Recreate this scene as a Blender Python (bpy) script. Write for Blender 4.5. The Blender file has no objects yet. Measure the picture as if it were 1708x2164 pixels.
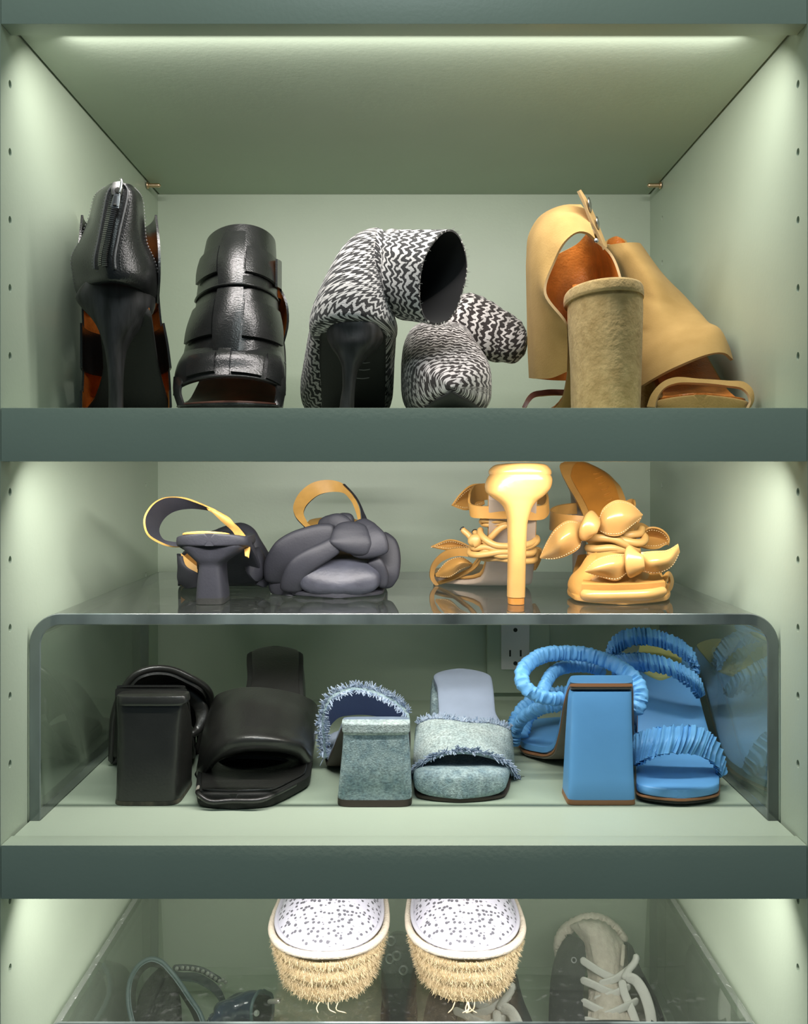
import bpy, bmesh, math, random
import numpy as np
from mathutils import Vector

SC = bpy.context.scene
COL = SC.collection
rnd = random.Random(7)
nrs = np.random.RandomState(11)

# ------------------------------------------------------------------ camera, world, light, exposure
CZ = 1.30            # camera height
DC = 0.68            # camera to the front plane of the closet
FPX = 1877.0         # focal length in pixels (image 1708 x 2164)
CX, CY = 854.0, 1000.0

cam_d = bpy.data.cameras.new('camera')
cam = bpy.data.objects.new('camera', cam_d)
COL.objects.link(cam)
cam.location = (0, -DC, CZ)
cam.rotation_euler = (math.pi / 2, 0, 0)
cam_d.sensor_fit = 'VERTICAL'
cam_d.sensor_height = 36.0
cam_d.lens = 36.0 * FPX / 2164.0
cam_d.shift_y = -(1082.0 - CY) / 2164.0
cam_d.clip_start = 0.02
SC.camera = cam

w = bpy.data.worlds.new('room_ambient')
SC.world = w
w.use_nodes = True
w.node_tree.nodes['Background'].inputs[0].default_value = (0.62, 0.86, 1.0, 1)
w.node_tree.nodes['Background'].inputs[1].default_value = 0.09

def area(name, loc, rot, sx, sy, power, col, spread=180):
    l = bpy.data.lights.new(name, 'AREA')
    l.shape = 'RECTANGLE'; l.size = sx; l.size_y = sy; l.energy = power; l.color = col; l.spread = math.radians(spread)
    o = bpy.data.objects.new(name, l)
    o.location = loc; o.rotation_euler = rot
    COL.objects.link(o)
    return o

area('room_ceiling_lamp', (0.0, -0.9, CZ + 1.0), (math.radians(42), 0, 0), 0.45, 0.35, 4.4, (0.84, 0.98, 1.0))

LED_COL = (1.0, 0.945, 0.915)
LED_W = 1.9
SHELF_Z = [0.3850, 0.0500, -0.2850, -0.6200]     # tops, relative to the camera height
for k in range(3):
    zb = CZ + SHELF_Z[k] - 0.035 - 0.0045
    area('led_strip_light', (0, 0.0222, zb), (math.radians(39), 0, 0), 0.545, 0.005, LED_W, LED_COL, 156)

SC.view_settings.view_transform = 'Standard'
SC.view_settings.look = 'None'
SC.view_settings.gamma = 1.0
SC.view_settings.use_curve_mapping = False
SC.view_settings.exposure = 0.0

# ------------------------------------------------------------------ geometry helpers
def V(px, py, Y):
    """point of the place: image position (px,py) seen at depth Y behind the closet front"""
    s = (DC + Y) / FPX
    return np.array([(px - CX) * s, Y, CZ - (py - CY) * s])

class K:
    """converter from a magnified detail of the photograph"""
    def __init__(s, x0, y0, sc, base=None):
        s.x0, s.y0, s.sc = x0, y0, sc
        s.base = None if base is None else CZ + base
    def p(s, c):
        return V(s.x0 + c[0] / s.sc, s.y0 + c[1] / s.sc, c[2])
    def ps(s, l):
        return np.array([s.p(c) for c in l])
    def x(s, cx, Y):
        return (s.x0 + cx / s.sc - CX) * (DC + Y) / FPX
    def z(s, cy, Y):
        return CZ - (s.y0 + cy / s.sc - CY) * (DC + Y) / FPX

def cr(P, n, closed=False, t=None):
    """Catmull-Rom resample (chord length) of an (m,d) array"""
    P = np.asarray(P, float)
    if closed:
        P = np.vstack([P, P[:1]])
    m = len(P)
    d = np.linalg.norm(np.diff(P, axis=0), axis=1) + 1e-9
    s = np.concatenate([[0], np.cumsum(d)])
    if t is None:
        t = np.linspace(0, s[-1], n, endpoint=not closed) if closed else np.linspace(0, s[-1], n)
    if m == 2:
        f = (t / s[-1])[:, None]
        return P[0] * (1 - f) + P[1] * f
    T = np.zeros_like(P)
    for i in range(1, m - 1):
        T[i] = ((P[i] - P[i-1]) / d[i-1] * d[i] + (P[i+1] - P[i]) / d[i] * d[i-1]) / (d[i] + d[i-1])
    if closed:
        T[0] = ((P[0] - P[-2]) / d[-1] * d[0] + (P[1] - P[0]) / d[0] * d[-1]) / (d[0] + d[-1]); T[-1] = T[0]
    else:
        T[0] = (P[1] - P[0]) / d[0]; T[-1] = (P[-1] - P[-2]) / d[-1]
    k = np.clip(np.searchsorted(s, t, side='right') - 1, 0, m - 2)
    h = d[k]; u = ((t - s[k]) / h)[:, None]; h = h[:, None]
    return ((2*u**3 - 3*u**2 + 1) * P[k] + (u**3 - 2*u**2 + u) * h * T[k]
            + (-2*u**3 + 3*u**2) * P[k+1] + (u**3 - u**2) * h * T[k+1])

def root_of(o):
    while o.parent is not None: o = o.parent
    return o
def pr_cat(o): return root_of(o).get('category')

def mesh_obj(name, verts, faces, mats, parent=None, fm=None, uvs=None, smooth=True, angle=38):
    verts = np.array(verts, float)
    loc = np.zeros(3)
    if parent is not None:
        pr = parent
        while pr is not None:
            loc += np.array(pr.location); pr = pr.parent
    if parent is not None and pr_cat(parent) in ('shoe', 'sandal', 'boot'):
        verts[:, 2] = np.maximum(verts[:, 2], root_of(parent).location[2] + 0.0004)
    me = bpy.data.meshes.new(name)
    me.from_pydata((verts - loc).tolist(), [], [list(map(int, f)) for f in faces])
    for m in (mats if isinstance(mats, (list, tuple)) else [mats]):
        me.materials.append(m)
    if fm is not None:
        me.polygons.foreach_set('material_index', np.asarray(fm, np.int32))
    if uvs is not None:
        lay = me.uv_layers.new(name='UVMap')
        li = np.zeros(len(me.loops), np.int32); me.loops.foreach_get('vertex_index', li)
        lay.data.foreach_set('uv', np.asarray(uvs, np.float32)[li].ravel())
    bm = bmesh.new(); bm.from_mesh(me)
    bmesh.ops.recalc_face_normals(bm, faces=bm.faces)
    bm.to_mesh(me); bm.free()
    if smooth:
        me.polygons.foreach_set('use_smooth', [True] * len(me.polygons))
        me.set_sharp_from_angle(angle=math.radians(angle))
    me.update()
    o = bpy.data.objects.new(name, me)
    COL.objects.link(o)
    if parent is not None:
        o.parent = parent
    return o

def thing(name, label, cat, loc, group=None):
    o = bpy.data.objects.new(name, None)
    o.empty_display_size = 0.02
    o.location = tuple(float(c) for c in loc); COL.objects.link(o)
    o['label'] = label; o['category'] = cat
    if group: o['group'] = group
    return o

def struct(o, label=None):
    o['kind'] = 'structure'
    if label: o['label'] = label
    return o

def box_vf(x0, x1, y0, y1, z0, z1):
    v = [(x, y, z) for z in (z0, z1) for y in (y0, y1) for x in (x0, x1)]
    f = [(0,2,3,1), (4,5,7,6), (0,1,5,4), (2,6,7,3), (0,4,6,2), (1,3,7,5)]
    return v, f

def box(name, x0, x1, y0, y1, z0, z1, mat, parent=None, bev=0.0):
    v, f = box_vf(x0, x1, y0, y1, z0, z1)
    o = mesh_obj(name, v, f, mat, parent, smooth=False)
    if bev > 0:
        bm = bmesh.new(); bm.from_mesh(o.data)
        bmesh.ops.bevel(bm, geom=bm.edges[:], offset=bev, segments=2, affect='EDGES', profile=0.6)
        bm.to_mesh(o.data); bm.free()
        o.data.polygons.foreach_set('use_smooth', [True] * len(o.data.polygons))
        o.data.set_sharp_from_angle(angle=math.radians(40))
    return o

def gnorm(G, closed=False):
    if closed:
        du = np.roll(G, -1, axis=1) - np.roll(G, 1, axis=1)
    else:
        du = np.gradient(G, axis=1)
    dv = np.gradient(G, axis=0)
    n = np.cross(du, dv)
    n /= (np.linalg.norm(n, axis=2, keepdims=True) + 1e-12)
    return n

class Sheet:
    pass

def sheet_grid(rows, nu, nv, closed=False, flip=False, disp=None):
    R = [cr(r, nu, closed) for r in rows]
    R = np.array(R)
    G = np.zeros((nv, nu, 3))
    # one common parameter along the rows so that neighbours stay together
    dd = np.linalg.norm(np.diff(R, axis=0), axis=2).mean(axis=1) + 1e-9
    s = np.concatenate([[0], np.cumsum(dd)])
    t = np.linspace(0, s[-1], nv)
    for j in range(nu):
        P = R[:, j]
        if len(P) == 2:
            f = (t / s[-1])[:, None]; G[:, j] = P[0] * (1 - f) + P[1] * f
        else:
            m = len(P); T = np.zeros_like(P)
            for i in range(1, m - 1):
                T[i] = ((P[i]-P[i-1])/dd[i-1]*dd[i] + (P[i+1]-P[i])/dd[i]*dd[i-1])/(dd[i]+dd[i-1])
            T[0] = (P[1]-P[0])/dd[0]; T[-1] = (P[-1]-P[-2])/dd[-1]
            k = np.clip(np.searchsorted(s, t, side='right') - 1, 0, m - 2)
            h = dd[k]; u = ((t - s[k]) / h)[:, None]; h = h[:, None]
            G[:, j] = ((2*u**3-3*u**2+1)*P[k] + (u**3-2*u**2+u)*h*T[k] + (-2*u**3+3*u**2)*P[k+1] + (u**3-u**2)*h*T[k+1])
    N = gnorm(G, closed)
    c = G.reshape(-1, 3).mean(axis=0)
    sg = 1.0 if (N * (G - c)).sum(axis=2).mean() >= 0 else -1.0
    if flip: sg = -sg
    N = N * sg
    Gc = np.concatenate([G, G[:, :1]], axis=1) if closed else G
    U = np.concatenate([np.zeros((nv, 1)), np.cumsum(np.linalg.norm(np.diff(Gc, axis=1), axis=2), axis=1)], axis=1)
    U = U - U[:, U.shape[1] // 2][:, None]
    if closed: U = U[:, :-1]
    W = np.concatenate([np.zeros((1, nu)), np.cumsum(np.linalg.norm(np.diff(G, axis=0), axis=2), axis=0)], axis=0)
    W = np.broadcast_to(W.mean(axis=1)[:, None], (nv, nu))
    if disp is not None:
        G = G + N * disp(U, W)[:, :, None]
        N2 = gnorm(G, closed) * 1.0
        N = N2 * np.sign((N2 * N).sum(axis=2, keepdims=True))
    S = Sheet(); S.G, S.N, S.U, S.W, S.closed = G, N, U, W, closed
    return S

def shell(name, S, th, mats, parent, angle=38, bulge=0.0):
    """thick two-sided sheet: outer face mats[0], inner face mats[1], rim mats[2]"""
    G, N = S.G, S.N
    nv, nu = G.shape[:2]
    mats = list(mats) if isinstance(mats, (list, tuple)) else [mats]
    while len(mats) < 3: mats.append(mats[-1] if len(mats) == 1 else mats[0])
    A = G.copy(); B = G - N * th
    if bulge:
        f = np.sin(np.linspace(0, np.pi, nv))[:, None, None] ** 0.6
        A = A + N * bulge * f
    va = A.reshape(-1, 3); vb = B.reshape(-1, 3)
    n = nu * nv
    verts = [va, vb]; faces = []; fm = []
    uv = np.stack([S.U.ravel(), S.W.ravel()], axis=1)
    uvs = [uv, uv]
    jm = nu if S.closed else nu - 1
    for i in range(nv - 1):
        for j in range(jm):
            j2 = (j + 1) % nu
            a, b, c, d = i*nu+j, i*nu+j2, (i+1)*nu+j2, (i+1)*nu+j
            faces.append((a, b, c, d)); fm.append(0)
            faces.append((n+d, n+c, n+b, n+a)); fm.append(1)
    loop = []
    bords = []
    if S.closed:
        bords = [[j for j in range(nu)], [(nv-1)*nu + j for j in range(nu)]]
    else:
        bords = [[j for j in range(nu)] + [i*nu+nu-1 for i in range(1, nv)] + [(nv-1)*nu+j for j in range(nu-2, -1, -1)] + [i*nu for i in range(nv-2, 0, -1)]]
    for bl in bords:
        m = len(bl)
        for q in range(m):
            a, b = bl[q], bl[(q+1) % m]
            faces.append((a, b, n+b, n+a)); fm.append(2)
    return mesh_obj(name, np.vstack(verts), faces, mats, parent, fm, np.vstack(uvs), angle=angle)

def surf(name, rows, th, mats, parent, nu=28, nv=14, closed=False, flip=False, disp=None, bulge=0.0, angle=38):
    S = sheet_grid(rows, nu, nv, closed, flip, disp)
    o = shell(name, S, th, mats, parent, angle, bulge)
    o_s = S
    return o, S

def sample(S, u, v):
    nv, nu = S.G.shape[:2]
    x = np.clip(u, 0, 1) * (nu - 1); y = np.clip(v, 0, 1) * (nv - 1)
    j = np.minimum(np.floor(x).astype(int), nu - 2); i = np.minimum(np.floor(y).astype(int), nv - 2)
    fx = (x - j)[..., None]; fy = (y - i)[..., None]
    def bl(A):
        return (A[i, j]*(1-fx)*(1-fy) + A[i, j+1]*fx*(1-fy) + A[i+1, j]*(1-fx)*fy + A[i+1, j+1]*fx*fy)
    n = bl(S.N); n /= np.linalg.norm(n, axis=-1, keepdims=True) + 1e-12
    return bl(S.G), n

def patch(name, S, u0, u1, v0, v1, off, th, mats, parent, nu=10, nv=7, skew=0.0, bow=0.0):
    """a tab lying on a sheet, `off` proud of it"""
    uu, vv = np.meshgrid(np.linspace(0, 1, nu), np.linspace(0, 1, nv))
    U = u0 + (u1 - u0) * uu; Vv = v0 + (v1 - v0) * vv + skew * uu
    P, N = sample(S, U, Vv)
    lift = off + bow * np.sin(np.pi * vv)
    T = Sheet(); T.G = P + N * lift[..., None]; T.N = N; T.closed = False; T.U = U; T.W = Vv
    return shell(name, T, th, mats, parent), T

def on_sheet(S, pts, off=0.0):
    a = np.array(pts, float)
    P, N = sample(S, a[:, 0], a[:, 1])
    return P + N * off

def rings(name, RR, mats, parent, cap=(True, True), smooth=True, angle=38, fm_fn=None):
    RR = np.asarray(RR, float)
    nr, n = RR.shape[:2]
    verts = RR.reshape(-1, 3).tolist(); faces = []; fm = []
    for i in range(nr - 1):
        for j in range(n):
            j2 = (j + 1) % n
            faces.append((i*n+j, i*n+j2, (i+1)*n+j2, (i+1)*n+j)); fm.append(0)
    Rc = np.concatenate([RR, RR[:, :1]], axis=1)
    U = np.concatenate([np.zeros((nr, 1)), np.cumsum(np.linalg.norm(np.diff(Rc, axis=1), axis=2), axis=1)], axis=1)[:, :-1]
    W = np.concatenate([np.zeros((1, n)), np.cumsum(np.linalg.norm(np.diff(RR, axis=0), axis=2), axis=0)])
    uv = np.stack([U, W], axis=2).reshape(-1, 2).tolist()
    for e, i in ((0, 0), (1, nr - 1)):
        if cap[e]:
            verts.append(RR[i].mean(axis=0).tolist()); c = len(verts) - 1
            uv.append([float(U[i].mean()), float(W[i].mean())])
            for j in range(n):
                j2 = (j + 1) % n
                faces.append((c, i*n+j, i*n+j2)); fm.append(0)
    return mesh_obj(name, verts, faces, mats, parent, fm, uv, smooth, angle)

def sup(n, p, a0=0.0):
    t = np.linspace(0, 2*np.pi, n, endpoint=False) + a0
    c, s = np.cos(t), np.sin(t)
    return np.sign(c)*np.abs(c)**(2.0/p), np.sign(s)*np.abs(s)**(2.0/p)

def sole(name, k, secs, mat, parent, r0=0.02, r1=0.03, p=5, n=28, steps=44, dh=(0.0, 0.0), grow=0.0, lin=False, sub=None):
    """a sole or upper lofted along the foot; secs (Y, xl, xr, h_top, h_bottom): px extents in the detail k, heights above its base"""
    a = np.array([(Y, k.x(xl, Y), k.x(xr, Y), ht + dh[0], hb + dh[1]) for Y, xl, xr, ht, hb in secs])
    tt = np.linspace(0, 1, steps)
    tt = 0.5 - 0.5*np.cos(np.pi*tt)
    tt = tt*0.6 + 0.4*np.linspace(0, 1, steps)
    Ys = a[0, 0] + tt*(a[-1, 0]-a[0, 0])
    q = np.zeros((steps, 5)); q[:, 0] = Ys
    for c in range(1, 5):
        q[:, c] = np.interp(Ys, a[:, 0], a[:, c]) if lin else pchip(a[:, 0], a[:, c], Ys)
    cx, sx = sup(n, p)
    out = []
    for Y, xl, xr, ht, hb in q:
        f = 1.0
        if r0 and abs(Y-q[0, 0]) < r0: f *= math.sqrt(max(0.03, 1-(1-abs(Y-q[0, 0])/r0)**2))
        if r1 and abs(q[-1, 0]-Y) < r1: f *= math.sqrt(max(0.03, 1-(1-abs(q[-1, 0]-Y)/r1)**2))
        hw = (xr-xl)/2*f + grow; xc = (xl+xr)/2
        z0 = k.base
        ring = np.stack([xc + hw*cx, np.full(n, Y), z0 + (ht+hb)/2 + (ht-hb)/2*sx], axis=1)
        out.append(ring)
    return rings(name, out, mat, parent)

def pchip(x, y, xq):
    x = np.asarray(x, float); y = np.asarray(y, float)
    h = np.diff(x); d = np.diff(y)/h
    m = np.zeros(len(x))
    if len(x) == 2: return np.interp(xq, x, y)
    for i in range(1, len(x)-1):
        if d[i-1]*d[i] > 0:
            w1 = 2*h[i]+h[i-1]; w2 = h[i]+2*h[i-1]
            m[i] = (w1+w2)/(w1/d[i-1]+w2/d[i])
    m[0] = d[0]; m[-1] = d[-1]
    k = np.clip(np.searchsorted(x, xq, side='right')-1, 0, len(x)-2)
    t = (xq-x[k])/h[k]
    return ((2*t**3-3*t**2+1)*y[k] + (t**3-2*t**2+t)*h[k]*m[k] + (-2*t**3+3*t**2)*y[k+1] + (t**3-t**2)*h[k]*m[k+1])

def hsec(name, k, secs, mat, parent, p=4, n=32, steps=28, floor=True, capx='f', angle=38, hmode=False):
    """upright piece lofted through level sections (y, xl, xr, Y_front, Y_back) read in the detail k"""
    a = []
    for y, xl, xr, yf, yb in secs:
        yx = yf if capx == 'f' else (yf+yb)/2
        a.append((k.base+y if hmode else k.z(y, yf), k.x(xl, yx), k.x(xr, yx), yf, yb))
    a = np.array(a)
    if floor: a[-1, 0] = k.base + 0.0003
    zz = -a[:, 0]
    Z = np.linspace(zz[0], zz[-1], steps)
    cx, sx = sup(n, p)
    q = [pchip(zz, a[:, c], Z) for c in range(1, 5)]
    out = []
    for i in range(steps):
        xl, xr, yf, yb = q[0][i], q[1][i], q[2][i], q[3][i]
        out.append(np.stack([(xl+xr)/2 + (xr-xl)/2*cx, (yf+yb)/2 + (yb-yf)/2*sx, np.full(n, -Z[i])], axis=1))
    return rings(name, out, mat, parent, angle=angle)

def puff(name, P, w, t, mat, parent, face=(0, -1, 0), n=18, steps=40, p=2.4, ruch=None, ends=True, closed=False, prot=None):
    """padded strap: half width w, half thickness t along the points P; face = the way its broad side looks"""
    m = len(P)
    P = cr(P, steps, closed)
    if np.ndim(w): w = np.interp(np.linspace(0, 1, steps), np.linspace(0, 1, len(w)), w)
    else: w = np.full(steps, float(w))
    if np.ndim(t): t = np.interp(np.linspace(0, 1, steps), np.linspace(0, 1, len(t)), t)
    else: t = np.full(steps, float(t))
    if closed: T = np.roll(P, -1, axis=0) - np.roll(P, 1, axis=0)
    else: T = np.gradient(P, axis=0)
    T /= np.linalg.norm(T, axis=1, keepdims=True)+1e-12
    face = np.asarray(face, float)
    if face.ndim == 1: F = np.broadcast_to(face, (steps, 3))
    else: F = cr(face, steps)
    Wd = np.cross(T, F); Wd /= np.linalg.norm(Wd, axis=1, keepdims=True)+1e-12
    Nn = np.cross(Wd, T)
    cx, sx = sup(n, p)
    L = np.concatenate([[0], np.cumsum(np.linalg.norm(np.diff(P, axis=0), axis=1))])
    out = []
    ph = nrs.rand(8)*6.28
    for i in range(steps):
        f = 1.0
        if ends and not closed:
            e = min(L[i], L[-1]-L[i]); r = min(w[i], 0.006)
            if e < r: f = math.sqrt(max(0.02, 1-(1-e/r)**2))
        rw = np.full(n, w[i]*f); rt = np.full(n, t[i]*f)
        if ruch:
            per, amp = ruch
            a = 2*np.pi*L[i]/per
            wob = 1.3*math.sin(a*0.31+ph[0]) + 0.9*np.sin(2*np.arange(n)/n*2*np.pi+ph[1]+0.17*a)
            g = 1 + amp*np.sin(a + wob) + 0.5*amp*np.sin(2.3*a + ph[2] + 1.4*wob)
            rt = rt*g; rw = rw*(1+0.35*(g-1))
        out.append(P[i] + Wd[i]*(cx*rw)[:, None] + Nn[i]*(sx*rt)[:, None])
    if closed: out.append(out[0])
    return rings(name, out, mat, parent, cap=(not closed, not closed), angle=60)

def tube(name, P, r, mat, parent, n=8, steps=None, closed=False):
    steps = steps or max(8, len(P)*6)
    return puff(name, P, r, r, mat, parent, face=(0.31, -0.9, 0.29), n=n, steps=steps, p=2.0, ends=True, closed=closed)

def merge(name, parts, mat, parent, kind=None, smooth=True):
    """parts: list of (verts, faces) joined to one mesh"""
    vs, fs, o = [], [], 0
    for v, f in parts:
        vs.append(np.asarray(v, float)); fs += [[i+o for i in q] for q in f]; o += len(v)
    ob = mesh_obj(name, np.vstack(vs), fs, mat, parent, smooth=smooth)
    if kind: ob['kind'] = kind
    return ob

def hair(a, d, L, r, droop=0.0, seg=2, side=None):
    """one thread: a thin three sided spike"""
    d = d/np.linalg.norm(d)
    s = np.cross(d, [0.3, 0.2, 0.93]); s /= np.linalg.norm(s)+1e-9
    t = np.cross(d, s)
    v = []; f = []
    for i in range(seg+1):
        q = i/seg
        c = a + d*L*q + np.array([0, 0, -droop*q*q])
        rr = r*(1-0.6*q)
        for j in range(3):
            an = j*2.0944
            v.append(c + s*math.cos(an)*rr + t*math.sin(an)*rr)
    for i in range(seg):
        for j in range(3):
            f.append((i*3+j, i*3+(j+1) % 3, (i+1)*3+(j+1) % 3, (i+1)*3+j))
    f.append((seg*3, seg*3+1, seg*3+2))
    return v, f

def fringe(name, P, Nn, Dn, count, L, r, mat, parent, spread=0.6):
    """frayed edge: threads along the points P, growing along Dn with some lift along Nn"""
    parts = []
    m = len(P)
    for _ in range(count):
        x = rnd.random()*(m-1); i = min(int(x), m-2); f = x-i
        a = P[i]*(1-f)+P[i+1]*f; nn = Nn[i]; dd = Dn[i]
        tt = P[i+1]-P[i]; tt = tt/(np.linalg.norm(tt)+1e-9)
        d = dd*(0.3+0.8*rnd.random()) + nn*(rnd.random()*1.1) + tt*rnd.uniform(-spread, spread)
        parts.append(hair(a - dd*0.001 + tt*0 + nn*rnd.uniform(-0.0005, 0.001), d, L*rnd.uniform(0.6, 1.15), r*rnd.uniform(0.7, 1.2)))
    return merge(name, parts, mat, parent, kind='stuff')

def urow(k, xl, xr, ye, ym, h, n=13, p=1.0, dip=0.0):
    """horizontal U seen end-on: side ends at depth ye, middle at depth ym, height h above the base (middle raised by dip)"""
    out = []
    for i in range(n):
        t = math.pi*i/(n-1)
        Y = ye + (ym-ye)*math.sin(t)**p
        c = -math.cos(t)
        px = k.x0 + ((xl+xr)/2 + (xr-xl)/2*c)/k.sc
        x = (px-CX)*(DC+Y)/FPX
        out.append((x, Y, k.base + h + dip*math.sin(t)))
    return np.array(out)

def disc(name, c, nrm, r, h, mat, parent, n=20, dome=0.3):
    """small domed disc (snap, screw, stud)"""
    nrm = np.asarray(nrm, float); nrm /= np.linalg.norm(nrm)
    s = np.cross(nrm, [0.1, 0.3, 0.95]); s /= np.linalg.norm(s); t = np.cross(nrm, s)
    out = []
    for rr, hh in ((r, 0), (r, h*0.5), (r*0.9, h*0.8), (r*0.55, h), (r*0.2, h*(1+dome))):
        out.append([np.asarray(c)+nrm*hh+s*math.cos(a)*rr+t*math.sin(a)*rr for a in np.linspace(0, 2*np.pi, n, endpoint=False)])
    return rings(name, out, mat, parent)

def torus_ring(name, c, nrm, R, r, mat, parent, n=20, m=8):
    nrm = np.asarray(nrm, float); nrm /= np.linalg.norm(nrm)
    s = np.cross(nrm, [0.1, 0.3, 0.95]); s /= np.linalg.norm(s); t = np.cross(nrm, s)
    out = []
    for a in np.linspace(0, 2*np.pi, n+1):
        d = s*math.cos(a)+t*math.sin(a)
        out.append([np.asarray(c)+d*R+(d*math.cos(b)+nrm*math.sin(b))*r for b in np.linspace(0, 2*np.pi, m, endpoint=False)])
    return rings(name, out, mat, parent, cap=(False, False))

# ------------------------------------------------------------------ materials
def mat(name, col, rough=0.5, metal=0.0, spec=0.5, bump=0.0, bscale=400.0, var=0.0, vscale=60.0, col2=None, sheen=0.0, coat=0.0, bdetail=2.0, stretch=None):
    m = bpy.data.materials.new(name); m.use_nodes = True
    nt = m.node_tree; b = nt.nodes['Principled BSDF']
    b.inputs['Base Color'].default_value = (*col, 1)
    b.inputs['Roughness'].default_value = rough
    b.inputs['Metallic'].default_value = metal
    b.inputs['Specular IOR Level'].default_value = spec
    if sheen: b.inputs['Sheen Weight'].default_value = sheen
    if coat: b.inputs['Coat Weight'].default_value = coat
    tc = nt.nodes.new('ShaderNodeTexCoord')
    src = tc.outputs['Object']
    if stretch:
        mp = nt.nodes.new('ShaderNodeMapping'); mp.inputs['Scale'].default_value = stretch
        nt.links.new(src, mp.inputs[0]); src = mp.outputs[0]
    if var or col2:
        n = nt.nodes.new('ShaderNodeTexNoise'); n.inputs['Scale'].default_value = vscale; n.inputs['Detail'].default_value = 4
        nt.links.new(src, n.inputs['Vector'])
        mx = nt.nodes.new('ShaderNodeMix'); mx.data_type = 'RGBA'
        c2 = col2 or tuple(min(1, c*(1+var)) for c in col)
        c1 = col if col2 else tuple(c*(1-var) for c in col)
        mx.inputs[6].default_value = (*c1, 1); mx.inputs[7].default_value = (*c2, 1)
        rp = nt.nodes.new('ShaderNodeMapRange'); rp.inputs[1].default_value = 0.3; rp.inputs[2].default_value = 0.7
        nt.links.new(n.outputs['Fac'], rp.inputs[0]); nt.links.new(rp.outputs[0], mx.inputs[0])
        nt.links.new(mx.outputs[2], b.inputs['Base Color'])
    if bump:
        n2 = nt.nodes.new('ShaderNodeTexNoise'); n2.inputs['Scale'].default_value = bscale; n2.inputs['Detail'].default_value = bdetail
        nt.links.new(src, n2.inputs['Vector'])
        bp = nt.nodes.new('ShaderNodeBump'); bp.inputs['Strength'].default_value = bump; bp.inputs['Distance'].default_value = 0.001
        nt.links.new(n2.outputs['Fac'], bp.inputs['Height']); nt.links.new(bp.outputs[0], b.inputs['Normal'])
    return m

PAINT = mat('sage_green_paint', (0.405, 0.485, 0.375), rough=0.42, spec=0.5, bump=0.10, bscale=260, var=0.03, vscale=9)
PAINT_EDGE = PAINT

def acrylic(name, tint, dust=0.0, ior=1.55):
    """clear sheet: Fresnel reflection over straight-through transmission, with faint dust"""
    m = bpy.data.materials.new(name); m.use_nodes = True
    nt = m.node_tree; nt.nodes.clear()
    out = nt.nodes.new('ShaderNodeOutputMaterial')
    tr = nt.nodes.new('ShaderNodeBsdfTransparent'); tr.inputs[0].default_value = (*tint, 1)
    gl = nt.nodes.new('ShaderNodeBsdfGlossy'); gl.inputs['Roughness'].default_value = 0.008
    lw = nt.nodes.new('ShaderNodeLayerWeight'); lw.inputs['Blend'].default_value = 0.5
    pw = nt.nodes.new('ShaderNodeMath'); pw.operation = 'POWER'; pw.inputs[1].default_value = 3.5
    ma = nt.nodes.new('ShaderNodeMath'); ma.operation = 'MULTIPLY_ADD'
    r0 = ((ior-1)/(ior+1))**2
    ma.inputs[1].default_value = 1-r0; ma.inputs[2].default_value = r0
    mx = nt.nodes.new('ShaderNodeMixShader')
    nt.links.new(lw.outputs['Facing'], pw.inputs[0]); nt.links.new(pw.outputs[0], ma.inputs[0])
    nt.links.new(ma.outputs[0], mx.inputs[0]); nt.links.new(tr.outputs[0], mx.inputs[1]); nt.links.new(gl.outputs[0], mx.inputs[2])
    last = mx
    if dust:
        tc = nt.nodes.new('ShaderNodeTexCoord')
        n = nt.nodes.new('ShaderNodeTexNoise'); n.inputs['Scale'].default_value = 130; n.inputs['Detail'].default_value = 6
        n2 = nt.nodes.new('ShaderNodeTexNoise'); n2.inputs['Scale'].default_value = 9
        nt.links.new(tc.outputs['Object'], n.inputs['Vector']); nt.links.new(tc.outputs['Object'], n2.inputs['Vector'])
        mr = nt.nodes.new('ShaderNodeMapRange'); mr.inputs[1].default_value = 0.60; mr.inputs[2].default_value = 0.80; mr.inputs[4].default_value = dust*3
        nt.links.new(n.outputs['Fac'], mr.inputs[0])
        ad = nt.nodes.new('ShaderNodeMath'); ad.operation = 'MULTIPLY_ADD'; ad.inputs[1].default_value = dust*0.9
        nt.links.new(n2.outputs['Fac'], ad.inputs[0]); nt.links.new(mr.outputs[0], ad.inputs[2])
        df = nt.nodes.new('ShaderNodeBsdfDiffuse'); df.inputs[0].default_value = (0.75, 0.77, 0.76, 1)
        mx2 = nt.nodes.new('ShaderNodeMixShader')
        nt.links.new(ad.outputs[0], mx2.inputs[0]); nt.links.new(mx.outputs[0], mx2.inputs[1]); nt.links.new(df.outputs[0], mx2.inputs[2])
        last = mx2
    nt.links.new(last.outputs[0], out.inputs[0])
    return m

ACR = acrylic('clear_acrylic', (0.915, 0.935, 0.92), dust=0.016)
ACR_EDGE = mat('polished_acrylic_edge', (0.125, 0.155, 0.145), rough=0.08, spec=0.9, var=0.6, vscale=16, coat=0.6, stretch=(1, 1, 0.35))  # dark, uneven colour stands in for the dim room mirrored in the edges
ACR_CORNER = acrylic('acrylic_corner_highlight', (0.80, 0.82, 0.80), dust=0.34)  # clear bend whitened to paint in the light strip's highlight, not dust
DARKGAP = mat('unpainted_board_edge', (0.05, 0.055, 0.045), rough=0.9)
BRASS = mat('brass', (0.72, 0.52, 0.34), rough=0.35, metal=1.0)
WHITE_PL = mat('white_plastic', (0.74, 0.73, 0.72), rough=0.35)
DARK_HOLE = mat('dark_slot', (0.03, 0.03, 0.025), rough=0.8)
LEDM = bpy.data.materials.new('led_diffuser'); LEDM.use_nodes = True
_b = LEDM.node_tree.nodes['Principled BSDF']
_b.inputs['Base Color'].default_value = (0.8, 0.8, 0.75, 1)
_b.inputs['Emission Color'].default_value = (*LED_COL, 1); _b.inputs['Emission Strength'].default_value = 1.6

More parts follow.
